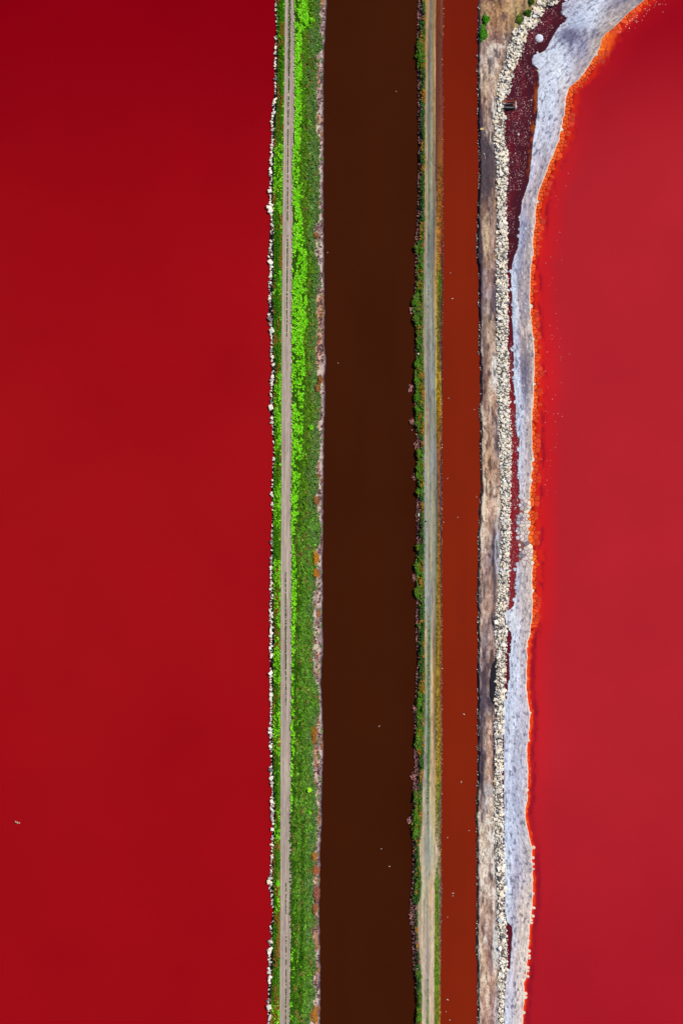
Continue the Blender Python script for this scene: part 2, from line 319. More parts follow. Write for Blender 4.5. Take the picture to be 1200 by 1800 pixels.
# ------------------------------------------------------------------ levee with the gravel road (green strip)
def lev1_z(X, Y):
    a, b, c, d = RKL(Y), R1L(Y), R1R(Y), SH1(Y)
    z = np.where(X < b, 0.08 + 1.3 * sstep(GL(Y) - 3, b - 1, X) , 0.08 + 1.3 * (1 - sstep(c + 1, d - 1, X)) ** 0.9)
    z = np.where(X < GL(Y) - 1, 0.08 + 0.25 * sstep(0, 1, (X - a) / np.maximum(GL(Y) - 1 - a, 1)), z)
    return np.clip(z, 0.08, 1.38)
def lev1_col(X, Y):
    gl, b, c, bt, vg, sh = GL(Y), R1L(Y), R1R(Y), BRT(Y), VEG(Y), SH1(Y)
    B = lambda q: np.broadcast_to(lin(q), X.shape + (3,))
    n = fbm(X / 3.5, Y / 5, 51, 4); n2 = fbm(X / 8, Y / 22, 52, 4)
    k = mixc(B((40, 84, 8)), B((72, 120, 20)), sstep(0.35, 0.65, n))
    k = mixc(k, B((122, 90, 30)), sstep(0.62, 0.75, n2) * (X < b) * 0.9)
    # right of the road
    t = (X - bt) / np.maximum(vg - bt, 2)
    k2 = mixc(B((58, 100, 14)), B((72, 112, 50)), sstep(0.35, 0.75, t + 0.5 * (n2 - 0.5)))
    k = mixc(k, k2, (X > c).astype(float))
    # bare shore
    bare = mixc(B((198, 178, 164)), B((150, 125, 122)), sstep(0.42, 0.62, fbm(X / 5, Y / 9, 53, 4)))
    rusty = sstep(0.52, 0.62, fbm(X / 9, Y / 30, 54, 3) + 0.20 * np.exp(-((Y - 540) / 60) ** 2) + 0.16 * np.exp(-((Y - 940) / 45) ** 2) + 0.14 * np.exp(-((Y - 1600) / 60) ** 2) - 0.10)
    bare = mixc(bare, B((176, 120, 78)), rusty * 0.7)
    bare = mixc(bare, B((104, 74, 82)), sstep(0.6, 0.7, fbm(X / 4, Y / 7, 55, 3)) * 0.7)
    k = mixc(k, bare, sstep(-1, 1, X - vg))
    wet = mixc(B((112, 104, 114)), B((80, 70, 78)), sstep(0.4, 0.6, n))
    k = mixc(k, wet, sstep(-3.4, -1.4, X - sh + 2 * (n - 0.5)))
    k = mixc(k, B((40, 30, 40)), sstep(-0.6, 0.6, X - sh))
    # dark wet mud behind the rubble
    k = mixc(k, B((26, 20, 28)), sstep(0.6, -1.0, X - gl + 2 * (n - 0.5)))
    return k
def rows_cols(parts, ys):
    """parts: list of (curve_a, curve_b, n): columns interpolated between successive curves"""
    out = []
    for i, (a, b, n) in enumerate(parts):
        u = np.linspace(0, 1, n + 1)
        if i: u = u[1:]
        av, bv = a(ys)[:, None], b(ys)[:, None]
        out.append(av + (bv - av) * u[None, :])
    return np.concatenate(out, 1)
off = lambda f, d: (lambda y: f(y) + d)
X = rows_cols([(off(RKL, -1.5), off(RKL, 0.5), 1), (off(RKL, 0.5), GL, 6), (GL, R1L, 14), (R1L, R1R, 3), (R1R, SH1, 50), (SH1, off(SH1, 1.6), 1)], YR)
Y = np.repeat(YR[:, None], X.shape[1], 1)
Z = lev1_z(X, Y); Z[:, 0] = -0.7; Z[:, -1] = -0.7; Z[:, -2] = 0.05
Zn = 0.16 * (fbm(X / 4, Y / 4, 56, 3) - 0.5); Zn[:, :2] = 0; Zn[:, -2:] = 0
inroad = (X > R1L(Y) - 0.5) & (X < R1R(Y) + 0.5)
Z = Z + np.where(inroad, -0.16, Zn)
tag(grid('levee', X, Y, Z, lev1_col(X, Y), M_soil), 'long earth levee overgrown with green weeds between crimson pond and brown canal', 'levee', kind='structure')

MED = curve([(0,509.5),(70,509),(150,508.3),(200,507),(300,506.2),(400,505.8),(500,505),(600,504.5),(1000,502.5),(1100,502.6),(1200,503),(1550,503),(1640,503.5),(1700,503.3),(1800,502.3)], 0.25, 10, 18)
def road1_col(X, Y):
    B = lambda q: np.broadcast_to(lin(q), X.shape + (3,))
    a, b = R1L(Y), R1R(Y); u = (X - a) / (b - a)
    st = fbm(X / 1.6, Y / 90, 61, 3)
    k = mixc(B((160, 145, 134)), B((182, 168, 152)), sstep(0.35, 0.65, st))
    tr = np.exp(-((u - 0.22) / 0.10) ** 2) + np.exp(-((u - 0.78) / 0.10) ** 2)
    k = mixc(k, B((156, 138, 132)), 0.45 * np.clip(tr, 0, 1))
    k = mixc(k, B((140, 114, 116)), 0.55 * sstep(0.58, 0.72, fbm(X / 1.2, Y / 60, 62, 3)))
    k = k * (1 + 0.3 * (fbm(X / 2.5, Y / 9, 182, 4) - 0.5))[..., None]
    k = mixc(k, B((196, 180, 156)), 0.7 * (sstep(0.13, 0.02, u) + sstep(0.87, 0.98, u)))
    return k
u = np.linspace(0, 1, 22)
X = R1L(YR)[:, None] + (R1R(YR) - R1L(YR))[:, None] * u[None, :]
Y = np.repeat(YR[:, None], len(u), 1)
Z = 1.40 - 0.06 * (np.exp(-((u - 0.22) / 0.12) ** 2) + np.exp(-((u - 0.78) / 0.12) ** 2))[None, :] + 0.05 * (fbm(X / 3, Y / 9, 63, 3) - 0.5)
Z[:, 0] = 1.25; Z[:, -1] = 1.25
tag(grid('dirt_road', X, Y, Z, road1_col(X, Y), M_road), 'pale grey gravel road running along the green levee', 'road', kind='structure')

# ------------------------------------------------------------------ middle levee and its track
T2 = ctable([
 (0,[(738,(130,90,90)),(746,(170,120,70)),(749,(200,160,100)),(753,(190,140,85)),(756,(125,112,98)),(758,(120,122,112)),(760,(140,122,92)),(764,(190,130,62)),(767,(110,48,28)),(772,(105,48,32)),(777,(130,66,42)),(780,(70,24,18))]),
 (100,[(738,(70,70,30)),(747,(195,150,86)),(750,(170,132,88)),(753,(112,108,102)),(757,(130,126,112)),(760,(150,130,92)),(763.5,(195,146,82)),(766,(95,44,34)),(772,(95,52,44)),(776,(120,62,48))]),
 (200,[(738,(110,74,74)),(746,(180,150,110)),(750,(150,140,120)),(753,(125,122,112)),(757,(140,140,126)),(760,(150,136,98)),(763,(190,150,82)),(766,(100,48,38)),(771,(100,54,48)),(776,(130,62,42))]),
 (300,[(738,(110,74,74)),(745,(160,150,116)),(749,(185,156,112)),(753,(120,130,102)),(756,(150,150,122)),(760,(165,142,102)),(763,(150,130,112)),(766,(92,62,66)),(770,(140,82,26)),(775,(150,88,36))]),
 (400,[(738,(80,70,50)),(745,(170,132,92)),(750,(150,140,112)),(753,(120,130,106)),(756,(140,146,126)),(760,(122,126,116)),(763,(112,98,92)),(767,(195,140,62)),(771,(180,112,36)),(775,(150,82,34))]),
 (440,[(738,(80,70,50)),(745,(165,142,116)),(750,(140,136,126)),(753,(104,112,106)),(757,(126,130,126)),(762,(112,106,106)),(765,(190,146,82)),(769,(205,150,64)),(773,(180,92,44)),(777,(90,44,60))]),
 (500,[(736,(80,80,50)),(743,(170,150,116)),(748,(150,150,130)),(752,(155,164,150)),(756,(140,146,136)),(760,(150,140,116)),(764,(200,160,82)),(767,(190,150,64)),(770,(110,120,26)),(775,(92,100,34)),(778,(72,42,70))]),
 (600,[(736,(60,80,40)),(743,(180,150,112)),(748,(150,150,136)),(753,(140,140,130)),(758,(146,146,136)),(763,(150,150,136)),(766,(200,174,64)),(769,(140,112,44)),(773,(112,72,58)),(776,(86,52,70))]),
 (680,[(736,(90,90,30)),(744,(185,150,106)),(748,(150,150,136)),(752,(122,126,126)),(758,(146,150,146)),(763,(140,146,140)),(766,(185,164,54)),(770,(160,122,26)),(774,(200,170,54)),(776,(72,42,60))]),
 (720,[(736,(90,90,30)),(744,(190,164,126)),(748,(160,150,125)),(751,(188,150,106)),(755,(112,126,134)),(758,(150,140,106)),(763,(132,140,140)),(767,(150,120,26)),(772,(160,116,26)),(775,(200,150,72))]),
 (800,[(738,(90,80,60)),(744,(150,158,150)),(748,(160,164,150)),(752,(206,176,126)),(755,(140,150,146)),(760,(150,154,146)),(765,(126,130,126)),(768,(140,82,62)),(772,(150,96,40)),(776,(86,48,70))]),
 (880,[(738,(110,80,60)),(745,(150,160,150)),(752,(165,164,140)),(756,(150,154,140)),(762,(165,160,122)),(766,(112,102,96)),(770,(140,96,58)),(776,(82,52,74))]),
 (1000,[(738,(110,80,40)),(745,(160,164,150)),(752,(150,154,146)),(755,(170,150,104)),(758,(150,154,140)),(762,(165,164,130)),(766,(112,116,110)),(768,(150,112,36)),(772,(165,112,36)),(776,(78,52,74))]),
 (1060,[(738,(90,80,50)),(745,(155,160,148)),(752,(150,154,150)),(758,(150,154,150)),(761,(206,176,126)),(764,(122,130,126)),(768,(160,122,30)),(772,(165,122,36)),(776,(92,62,70))]),
 (1120,[(738,(80,90,40)),(746,(200,160,112)),(750,(160,160,140)),(753,(92,120,72)),(757,(176,176,156)),(760,(190,142,102)),(763,(130,120,106)),(767,(130,120,36)),(770,(170,130,36)),(776,(150,102,62))]),
 (1200,[(738,(90,90,50)),(745,(102,130,62)),(748,(160,164,140)),(752,(130,140,112)),(757,(200,190,150)),(760,(216,166,102)),(764,(150,120,46)),(768,(165,140,46)),(773,(160,102,44)),(776,(130,82,70))]),
 (1300,[(738,(90,90,50)),(745,(160,160,130)),(748,(146,150,150)),(753,(92,130,62)),(757,(196,180,140)),(760,(220,166,102)),(763,(112,106,102)),(766,(160,140,62)),(770,(180,150,46)),(775,(150,112,54))]),
 (1360,[(736,(110,90,70)),(745,(185,164,146)),(749,(142,146,150)),(752,(76,120,36)),(756,(200,180,150)),(759,(216,166,112)),(762,(170,150,120)),(766,(196,164,64)),(770,(150,130,36)),(775,(140,112,72))]),
 (1420,[(733,(80,90,40)),(741,(190,170,140)),(747,(180,164,146)),(751,(140,150,120)),(756,(196,180,150)),(759,(216,176,112)),(763,(200,184,140)),(767,(122,130,36)),(772,(120,112,82)),(775,(150,112,92))]),
 (1500,[(728,(110,90,80)),(736,(200,170,140)),(742,(196,176,136)),(748,(150,154,146)),(754,(156,164,150)),(760,(186,176,140)),(766,(196,176,150)),(770,(200,170,150)),(774,(140,112,46))]),
 (1560,[(730,(90,90,50)),(739,(190,180,140)),(745,(200,190,150)),(752,(170,160,140)),(757,(224,180,126)),(762,(216,180,150)),(765,(102,130,46)),(769,(84,130,26)),(772,(140,112,110)),(775,(150,112,102))]),
 (1640,[(726,(110,70,64)),(733,(190,150,130)),(742,(206,186,150)),(748,(186,166,146)),(751,(150,140,140)),(756,(210,186,140)),(761,(206,186,160)),(765,(130,140,46)),(769,(120,130,36)),(773,(140,112,102))]),
 (1720,[(732,(90,90,50)),(740,(190,166,150)),(746,(206,186,150)),(751,(150,136,140)),(756,(216,186,150)),(761,(224,190,160)),(764,(112,140,46)),(768,(84,140,26)),(773,(170,122,62))]),
 (1800,[(734,(70,90,40)),(741,(206,190,160)),(747,(196,180,150)),(751,(120,140,72)),(755,(200,176,146)),(760,(220,180,150)),(764,(130,122,62)),(768,(92,120,26)),(773,(200,140,46))]),
])
def lev2_z(X, Y):
    z = np.where(X < R2L(Y), 0.12 + 1.0 * sstep(0, 1, (X - L2L(Y)) / np.maximum(R2L(Y) - L2L(Y), 1)), 0.06 + 1.06 * (1 - sstep(0, 1, (X - R2R(Y)) / np.maximum(L2R(Y) - R2R(Y), 1))))
    return np.clip(z, 0.06, 1.12)
def lev2_col(X, Y):
    B = lambda q: np.broadcast_to(lin(q), X.shape + (3,))
    k = T2(X, Y)
    n = fbm(X / 3, Y / 5, 71, 4)
    g = mixc(B((36, 60, 18)), B((92, 66, 58)), sstep(0.4, 0.62, fbm(X / 4, Y / 10, 72, 3)))
    k = mixc(k, g, sstep(0.5, -1.2, X - R2L(Y)))
    k = mixc(k, B((30, 20, 26)), sstep(2.5, 0.5, X - L2L(Y) + (n - 0.5)))  # shrub shade at the waterline, painted into the soil as a near-black strip
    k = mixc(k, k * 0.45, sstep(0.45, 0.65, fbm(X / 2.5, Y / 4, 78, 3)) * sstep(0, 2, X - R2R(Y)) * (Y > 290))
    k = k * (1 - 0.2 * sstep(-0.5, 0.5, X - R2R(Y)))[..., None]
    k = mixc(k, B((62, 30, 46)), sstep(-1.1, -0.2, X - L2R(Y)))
    return k
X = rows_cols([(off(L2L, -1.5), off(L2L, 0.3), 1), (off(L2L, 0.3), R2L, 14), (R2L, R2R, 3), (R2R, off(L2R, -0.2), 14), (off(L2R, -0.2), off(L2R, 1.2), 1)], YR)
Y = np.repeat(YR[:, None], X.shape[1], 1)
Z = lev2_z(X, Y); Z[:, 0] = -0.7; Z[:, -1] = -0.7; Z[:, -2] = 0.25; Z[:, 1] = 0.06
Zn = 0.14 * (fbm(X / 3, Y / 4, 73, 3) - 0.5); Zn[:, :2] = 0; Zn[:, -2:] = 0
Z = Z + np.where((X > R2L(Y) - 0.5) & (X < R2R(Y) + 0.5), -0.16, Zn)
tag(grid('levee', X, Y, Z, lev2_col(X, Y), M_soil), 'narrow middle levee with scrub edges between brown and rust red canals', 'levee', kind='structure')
def road2_col(X, Y):
    k = T2(X + 2.4 * (fbm(X / 4, Y / 60, 74, 3) - 0.5), Y + 20 * (fbm(X / 2, Y / 50, 79, 2) - 0.5))
    g = k.mean(-1, keepdims=True)
    k = (k * 0.82 + g * np.array([1.0, 0.98, 0.88]) * 0.18) * 0.86
    st = fbm(X / 1.1, Y / 70, 75, 4)
    k = k * (1 + 0.9 * (st - 0.5))[..., None]
    k = k * (1 + 0.55 * (fbm(X / 2, Y / 6, 76, 4) - 0.5))[..., None]
    return mixc(k, k * 0.62, 0.7 * sstep(0.62, 0.72, fbm(X / 3, Y / 16, 181, 3)))
u = np.linspace(0, 1, 34)
X = R2L(YR)[:, None] + (R2R(YR) - R2L(YR))[:, None] * u[None, :]
Y = np.repeat(YR[:, None], len(u), 1)
Z = 1.15 - 0.07 * (np.exp(-((u - 0.3) / 0.1) ** 2) + np.exp(-((u - 0.72) / 0.1) ** 2))[None, :] + 0.05 * (fbm(X / 3, Y / 9, 77, 3) - 0.5)
Z[:, 0] = 0.98; Z[:, -1] = 0.98
tag(grid('dirt_road', X, Y, Z, road2_col(X, Y), M_road), 'tan and grey rutted dirt track along the middle levee', 'road', kind='structure')

# ------------------------------------------------------------------ mud bank left of the rock ridge
T3 = ctable([
 (-80,[(845,(150,115,90)),(870,(170,130,95)),(900,(190,150,110)),(940,(180,150,110)),(1000,(170,140,100))]),
 (0,[(841,(95,92,102)),(845,(160,120,92)),(855,(170,130,98)),(870,(165,126,88)),(885,(202,164,124)),(900,(180,150,112)),(915,(176,140,96)),(950,(150,130,90))]),
 (40,[(842,(180,170,160)),(848,(120,110,70)),(855,(180,146,112)),(870,(165,126,92)),(885,(190,150,112)),(897,(170,136,98)),(905,(150,130,82))]),
 (72,[(842,(160,140,140)),(850,(150,130,118)),(858,(178,150,132)),(868,(150,116,104)),(876,(142,106,96)),(886,(196,172,152)),(893,(120,104,100))]),
 (86,[(842,(160,142,142)),(850,(158,136,124)),(858,(196,178,166)),(868,(196,178,166)),(880,(200,178,162)),(888,(150,124,114)),(892,(86,82,90))]),
 (105,[(842,(180,164,160)),(850,(170,150,136)),(858,(206,192,182)),(870,(206,192,182)),(880,(186,156,132)),(886,(90,86,90))]),
 (140,[(841,(190,176,160)),(850,(190,166,142)),(860,(190,166,146)),(870,(196,172,150))]),
 (175,[(840,(110,95,100)),(846,(160,126,110)),(854,(176,150,130)),(860,(160,130,116)),(867,(196,174,156))]),
 (190,[(840,(76,66,80)),(847,(130,96,82)),(855,(190,166,146)),(861,(112,92,86)),(866,(212,202,192)),(870,(190,180,170))]),
 (240,[(840,(76,66,76)),(848,(82,72,82)),(854,(180,162,148)),(862,(180,160,146)),(868,(112,96,96))]),
 (268,[(842,(66,60,70)),(850,(76,66,76)),(856,(82,72,80)),(866,(90,80,90))]),
 (320,[(842,(66,56,66)),(850,(76,66,76)),(858,(90,80,86)),(864,(140,112,96)),(870,(120,96,86))]),
 (360,[(840,(72,62,74)),(846,(130,106,96)),(858,(140,116,106)),(865,(120,100,90)),(870,(166,132,106))]),
 (400,[(840,(56,50,66)),(846,(160,132,112)),(853,(186,162,132)),(860,(166,142,122)),(866,(176,146,126)),(870,(130,112,112))]),
 (450,[(838,(50,46,60)),(845,(70,56,66)),(850,(172,144,116)),(856,(190,170,132)),(861,(150,122,106)),(867,(150,122,102))]),
 (480,[(842,(60,48,60)),(848,(130,112,112)),(856,(156,128,118)),(863,(166,136,122)),(870,(140,120,120))]),
 (520,[(842,(62,52,66)),(849,(140,122,126)),(858,(166,150,150)),(864,(150,126,120)),(870,(82,76,96))]),
 (560,[(842,(90,80,90)),(850,(170,150,136)),(858,(200,176,156)),(864,(190,166,146)),(870,(112,102,110))]),
 (600,[(842,(200,190,180)),(848,(120,98,92)),(854,(150,126,112)),(860,(196,176,156)),(866,(170,136,112)),(870,(170,160,150))]),
 (624,[(845,(190,175,160)),(850,(125,98,94)),(858,(176,148,128)),(866,(190,170,150)),(871,(180,165,150))]),
 (650,[(845,(196,176,160)),(849,(130,102,96)),(855,(166,132,112)),(860,(190,164,140)),(863,(206,196,184)),(868,(218,214,206)),(871,(196,188,178))]),
 (680,[(845,(196,176,160)),(850,(134,104,98)),(857,(176,148,124)),(864,(204,192,178)),(870,(200,188,176))]),
 (700,[(844,(200,180,160)),(850,(140,112,102)),(856,(180,150,126)),(861,(200,180,160)),(866,(168,126,98)),(870,(160,136,126))]),
 (740,[(844,(206,186,166)),(852,(190,166,146)),(860,(196,166,146)),(867,(170,140,120)),(872,(200,184,170))]),
 (780,[(845,(190,170,150)),(853,(190,160,136)),(860,(166,132,106)),(866,(180,156,140)),(872,(120,102,110))]),
 (820,[(845,(200,180,160)),(852,(190,156,122)),(860,(170,132,98)),(866,(170,132,102)),(872,(172,142,122))]),
 (860,[(845,(200,180,160)),(855,(206,180,156)),(862,(200,170,146)),(868,(216,196,176)),(873,(190,160,140))]),
 (900,[(843,(206,186,166)),(855,(196,166,142)),(862,(180,146,126)),(867,(200,170,150)),(873,(216,196,176))]),
 (940,[(843,(216,196,176)),(855,(220,196,176)),(862,(200,170,150)),(866,(122,106,106)),(869,(120,104,106)),(872,(180,176,182)),(877,(112,102,102))]),
 (980,[(842,(200,180,166)),(850,(186,160,146)),(857,(120,106,110)),(862,(130,106,106)),(866,(78,74,92)),(869,(150,150,164)),(873,(172,172,182)),(877,(160,156,166))]),
 (1005,[(842,(200,180,166)),(850,(180,154,140)),(857,(150,126,122)),(862,(150,122,112)),(867,(90,82,92)),(871,(160,156,166)),(876,(170,160,160))]),
 (1030,[(843,(200,180,170)),(850,(170,146,132)),(857,(150,126,120)),(862,(166,136,116)),(868,(120,102,102)),(874,(190,176,166))]),
 (1070,[(841,(130,120,126)),(847,(200,176,160)),(855,(186,152,132)),(860,(180,150,132)),(867,(150,122,112))]),
 (1100,[(843,(190,176,160)),(850,(166,136,122)),(856,(130,120,130)),(862,(166,136,122)),(867,(70,70,86))]),
 (1130,[(842,(190,166,150)),(848,(122,112,120)),(855,(140,120,120)),(861,(196,166,150)),(867,(150,126,120))]),
 (1165,[(841,(190,170,160)),(847,(140,120,126)),(853,(112,102,106)),(860,(180,146,126)),(866,(150,122,112))]),
 (1180,[(840,(170,150,146)),(847,(120,102,110)),(853,(90,80,92)),(860,(160,132,118)),(864,(56,52,62)),(869,(40,38,48))]),
 (1205,[(840,(160,140,136)),(847,(112,92,102)),(853,(76,66,80)),(858,(146,122,112)),(861,(42,40,50)),(869,(38,36,46))]),
 (1232,[(840,(190,160,140)),(846,(70,66,80)),(853,(130,112,112)),(859,(82,76,90)),(863,(60,56,66)),(868,(46,42,54))]),
 (1242,[(840,(190,160,140)),(846,(76,70,86)),(853,(120,104,110)),(859,(96,88,100)),(864,(160,130,112)),(868,(100,88,90))]),
 (1260,[(840,(150,130,122)),(847,(106,96,110)),(855,(160,136,122)),(862,(190,160,140)),(867,(150,126,116))]),
 (1300,[(840,(180,150,140)),(846,(70,62,76)),(851,(184,160,142)),(860,(190,156,140)),(865,(150,112,102)),(868,(82,72,86))]),
 (1340,[(840,(150,120,120)),(846,(50,48,64)),(851,(170,150,136)),(858,(196,166,146)),(864,(180,142,126)),(867,(82,76,90))]),
 (1365,[(839,(90,80,90)),(845,(54,50,66)),(851,(170,150,136)),(858,(196,166,146)),(864,(180,146,130)),(867,(96,88,98))]),
 (1385,[(842,(190,176,156)),(847,(82,72,86)),(853,(180,170,166)),(860,(190,180,176)),(866,(196,176,156))]),
 (1420,[(838,(170,160,140)),(846,(150,132,126)),(852,(190,180,176)),(860,(216,196,176)),(867,(210,190,170))]),
 (1460,[(840,(206,190,170)),(850,(216,196,176)),(858,(216,206,190)),(864,(218,208,196)),(868,(206,190,176))]),
 (1530,[(840,(212,194,176)),(850,(216,200,184)),(858,(210,196,182)),(861,(190,166,150)),(866,(218,210,202)),(869,(200,190,180))]),
 (1570,[(840,(212,190,172)),(850,(206,180,166)),(858,(212,196,182)),(863,(196,170,154)),(867,(216,206,196)),(870,(196,180,168))]),
 (1600,[(842,(206,186,166)),(850,(190,158,142)),(857,(190,166,146)),(864,(152,118,104)),(870,(190,170,156))]),
 (1625,[(842,(208,188,168)),(850,(160,126,116)),(856,(196,174,156)),(862,(156,122,108)),(866,(196,188,182)),(873,(198,190,184))]),
 (1650,[(842,(210,190,170)),(849,(160,124,114)),(852,(206,198,186)),(856,(190,166,150)),(860,(150,116,106)),(864,(202,198,194)),(873,(200,196,192))]),
 (1690,[(842,(206,190,170)),(850,(190,152,124)),(857,(166,132,118)),(863,(150,122,120)),(867,(206,202,196)),(874,(200,190,186))]),
 (1720,[(842,(206,186,166)),(852,(210,186,160)),(860,(196,162,142)),(868,(190,156,136))]),
 (1760,[(842,(204,184,166)),(850,(180,142,126)),(858,(200,174,154)),(863,(170,130,118)),(869,(196,182,182))]),
 (1800,[(842,(200,180,166)),(850,(166,128,118)),(858,(200,176,156)),(864,(160,126,120)),(870,(190,176,180))]),
])
def bank_z(X, Y):
    a = BKL(Y); b = RBL(Y)
    return 0.1 + 0.75 * sstep(0, 5, X - a) + 0.1 * sstep(0, 1, (X - a) / np.maximum(b - a, 2))
def bank_col(X, Y):
    B = lambda q: np.broadcast_to(lin(q), X.shape + (3,))
    wob = 5 * (fbm(X / 6, Y / 14, 81, 4) - 0.5)
    k = T3(X + wob, Y + 26 * (fbm(X / 5, Y / 20, 82, 3) - 0.5))
    st = fbm(X / 2.2, Y / 12, 83, 5)
    k = k * (1 + 0.9 * (st - 0.5))[..., None]
    pt = fbm(X / 5, Y / 13, 88, 4)
    k = mixc(k, k * np.array([0.62, 0.55, 0.52]), 0.85 * sstep(0.52, 0.62, pt))
    k = mixc(k, np.minimum(k * 1.3 + 0.04, 0.75), 0.6 * sstep(0.46, 0.34, pt))
    wx_ = 2.2 * (fbm(X / 4, Y / 8, 89, 3) - 0.5); 
    for px, py, rx, ry, q in [(868, 650, 4.6, 30, (222, 216, 208)), (872.5, 970, 4.2, 36, (172, 172, 182)), (866.5, 972, 1.6, 40, (72, 68, 86)), (866, 1200, 5.0, 38, (40, 38, 48)), (869, 1660, 5.2, 36, (208, 204, 198)), (862, 1660, 1.3, 34, (134, 104, 98)), (866, 196, 3.0, 18, (216, 208, 198)), (851.5, 1651, 2.8, 8, (212, 204, 194)), (857, 1388, 8, 13, (184, 178, 176)), (872, 84, 14, 6, (206, 190, 178)), (860, 96, 6, 14, (206, 192, 182)), (846, 1345, 3.0, 34, (54, 50, 64)), (847, 1235, 5, 24, (84, 76, 92)), (867, 1312, 1.8, 44, (84, 74, 90)), (869, 1095, 2.2, 14, (70, 68, 86)), (872, 750, 2, 16, (110, 98, 108)), (850, 636, 2, 34, (122, 98, 98)), (866, 1580, 2.2, 22, (222, 216, 208)), (867, 1516, 2.6, 26, (224, 216, 206)), (870, 1780, 3, 26, (200, 186, 188)), (856, 300, 13, 46, (76, 66, 74)), (850, 262, 11, 26, (74, 64, 74)), (843, 215, 4, 40, (72, 62, 74)), (842, 450, 5, 60, (56, 50, 62)), (866, 530, 3.5, 22, (96, 86, 98)), (868, 1030, 2, 40, (86, 76, 84))]:
        e = ((X + wx_ - px) / rx) ** 2 + ((Y - py) / ry) ** 2 + 1.1 * (fbm(X / 3, Y / 7, int(py), 3) - 0.5)
        k = mixc(k, B(q) * (0.75 + 0.5 * fbm(X / 3, Y / 8, 183, 3))[..., None], 0.92 * sstep(1.15, 0.75, e))
    sn = fbm(X / 3.5, Y / 16, 180, 4)
    k = mixc(k, B((58, 50, 60)), 0.8 * sstep(0.60, 0.70, sn + 0.05 * np.exp(-((Y - 1230) / 110) ** 2) - 0.04 * (Y > 1400)))
    sp = fbm(X / 1.5, Y / 2.4, 84, 2)
    k = mixc(k, B((112, 78, 70)), 0.65 * sstep(0.60, 0.72, sp))
    k = mixc(k, np.minimum(k * 1.25, 0.75), 0.5 * sstep(0.36, 0.26, sp))
    k = mixc(k, B((34, 28, 42)), sstep(4.2, 2.2, X - BKL(Y) + 6.0 * (fbm(X / 4, Y / 9, 85, 4) - 0.5)) * 0.92)  # shadow of the bank's canal side, painted as a ragged dark band
    return k
u = np.concatenate([[-0.05], np.linspace(0, 1, 44)])
def bx(Y): 
    a = BKL(Y)[:, None]; b = ((RBL(Y) + RBR(Y)) / 2)[:, None]
    return a + (b - a) * u[None, :]
X = bx(YR); Y = np.repeat(YR[:, None], len(u), 1)
Z = bank_z(X, Y) + 0.2 * (fbm(X / 4, Y / 8, 86, 3) - 0.5)
Z[:, 0] = -0.7; Z[:, 1] = 0.05
tag(grid('mud_bank', X, Y, Z, bank_col(X, Y), M_bank), 'streaked brown and beige mud bank between rust red canal and rock ridge', 'bank', kind='structure')
PUL = curve([(1160,869),(1165,866),(1180,861.5),(1200,860),(1220,860.5),(1232,863.5),(1238,868),(1242,869.5)], 0.6, 6, 201)
yp = np.arange(1158, 1243, 1.2)
u = np.linspace(0, 1, 8)
X = PUL(yp)[:, None] + (871.5 - PUL(yp))[:, None] * u[None, :]
Y = np.repeat(yp[:, None], 8, 1)
K = np.broadcast_to(lin((38, 36, 46)), X.shape + (3,)) * (0.8 + 0.4 * fbm(X / 4, Y / 9, 202, 3))[..., None]
tag(grid('puddle', X, Y, np.full_like(X, 1.13), K, M_ditch), 'black puddle on the mud bank against the stone ridge', 'puddle', kind='structure')
# dark stony footing under the ridge of stones
def foot_z(X, Y):
    a, b = RBL(Y), RBR(Y); t = np.clip((X - a) / (b - a), 0, 1)
    return 0.35 + 0.75 * np.sin(np.pi * np.clip(t * 0.9 + 0.1, 0, 1)) * np.clip((1.08 - t) * 3, 0, 1)
ys = np.concatenate([FAR[4:], Yf, 1800 - FAR[4:]])
u = np.linspace(0, 1, 12)
X = RBL(ys)[:, None] - 0.5 + (RBR(ys) - RBL(ys) + 0.2)[:, None] * u[None, :]
Y = np.repeat(ys[:, None], 12, 1)
Z = foot_z(X, Y) - 0.05 + 0.3; Z[:, 0] = 0.5; Z[:, -1] = -0.6
K = np.broadcast_to(lin((92, 86, 84)), X.shape + (3,)) * (0.6 + 0.8 * fbm(X / 3, Y / 3, 87, 3))[..., None]
tag(grid('rubble_footing', X, Y, Z, K, M_soil), 'dark gritty footing beneath the ridge of pale stones', 'ground', kind='structure')

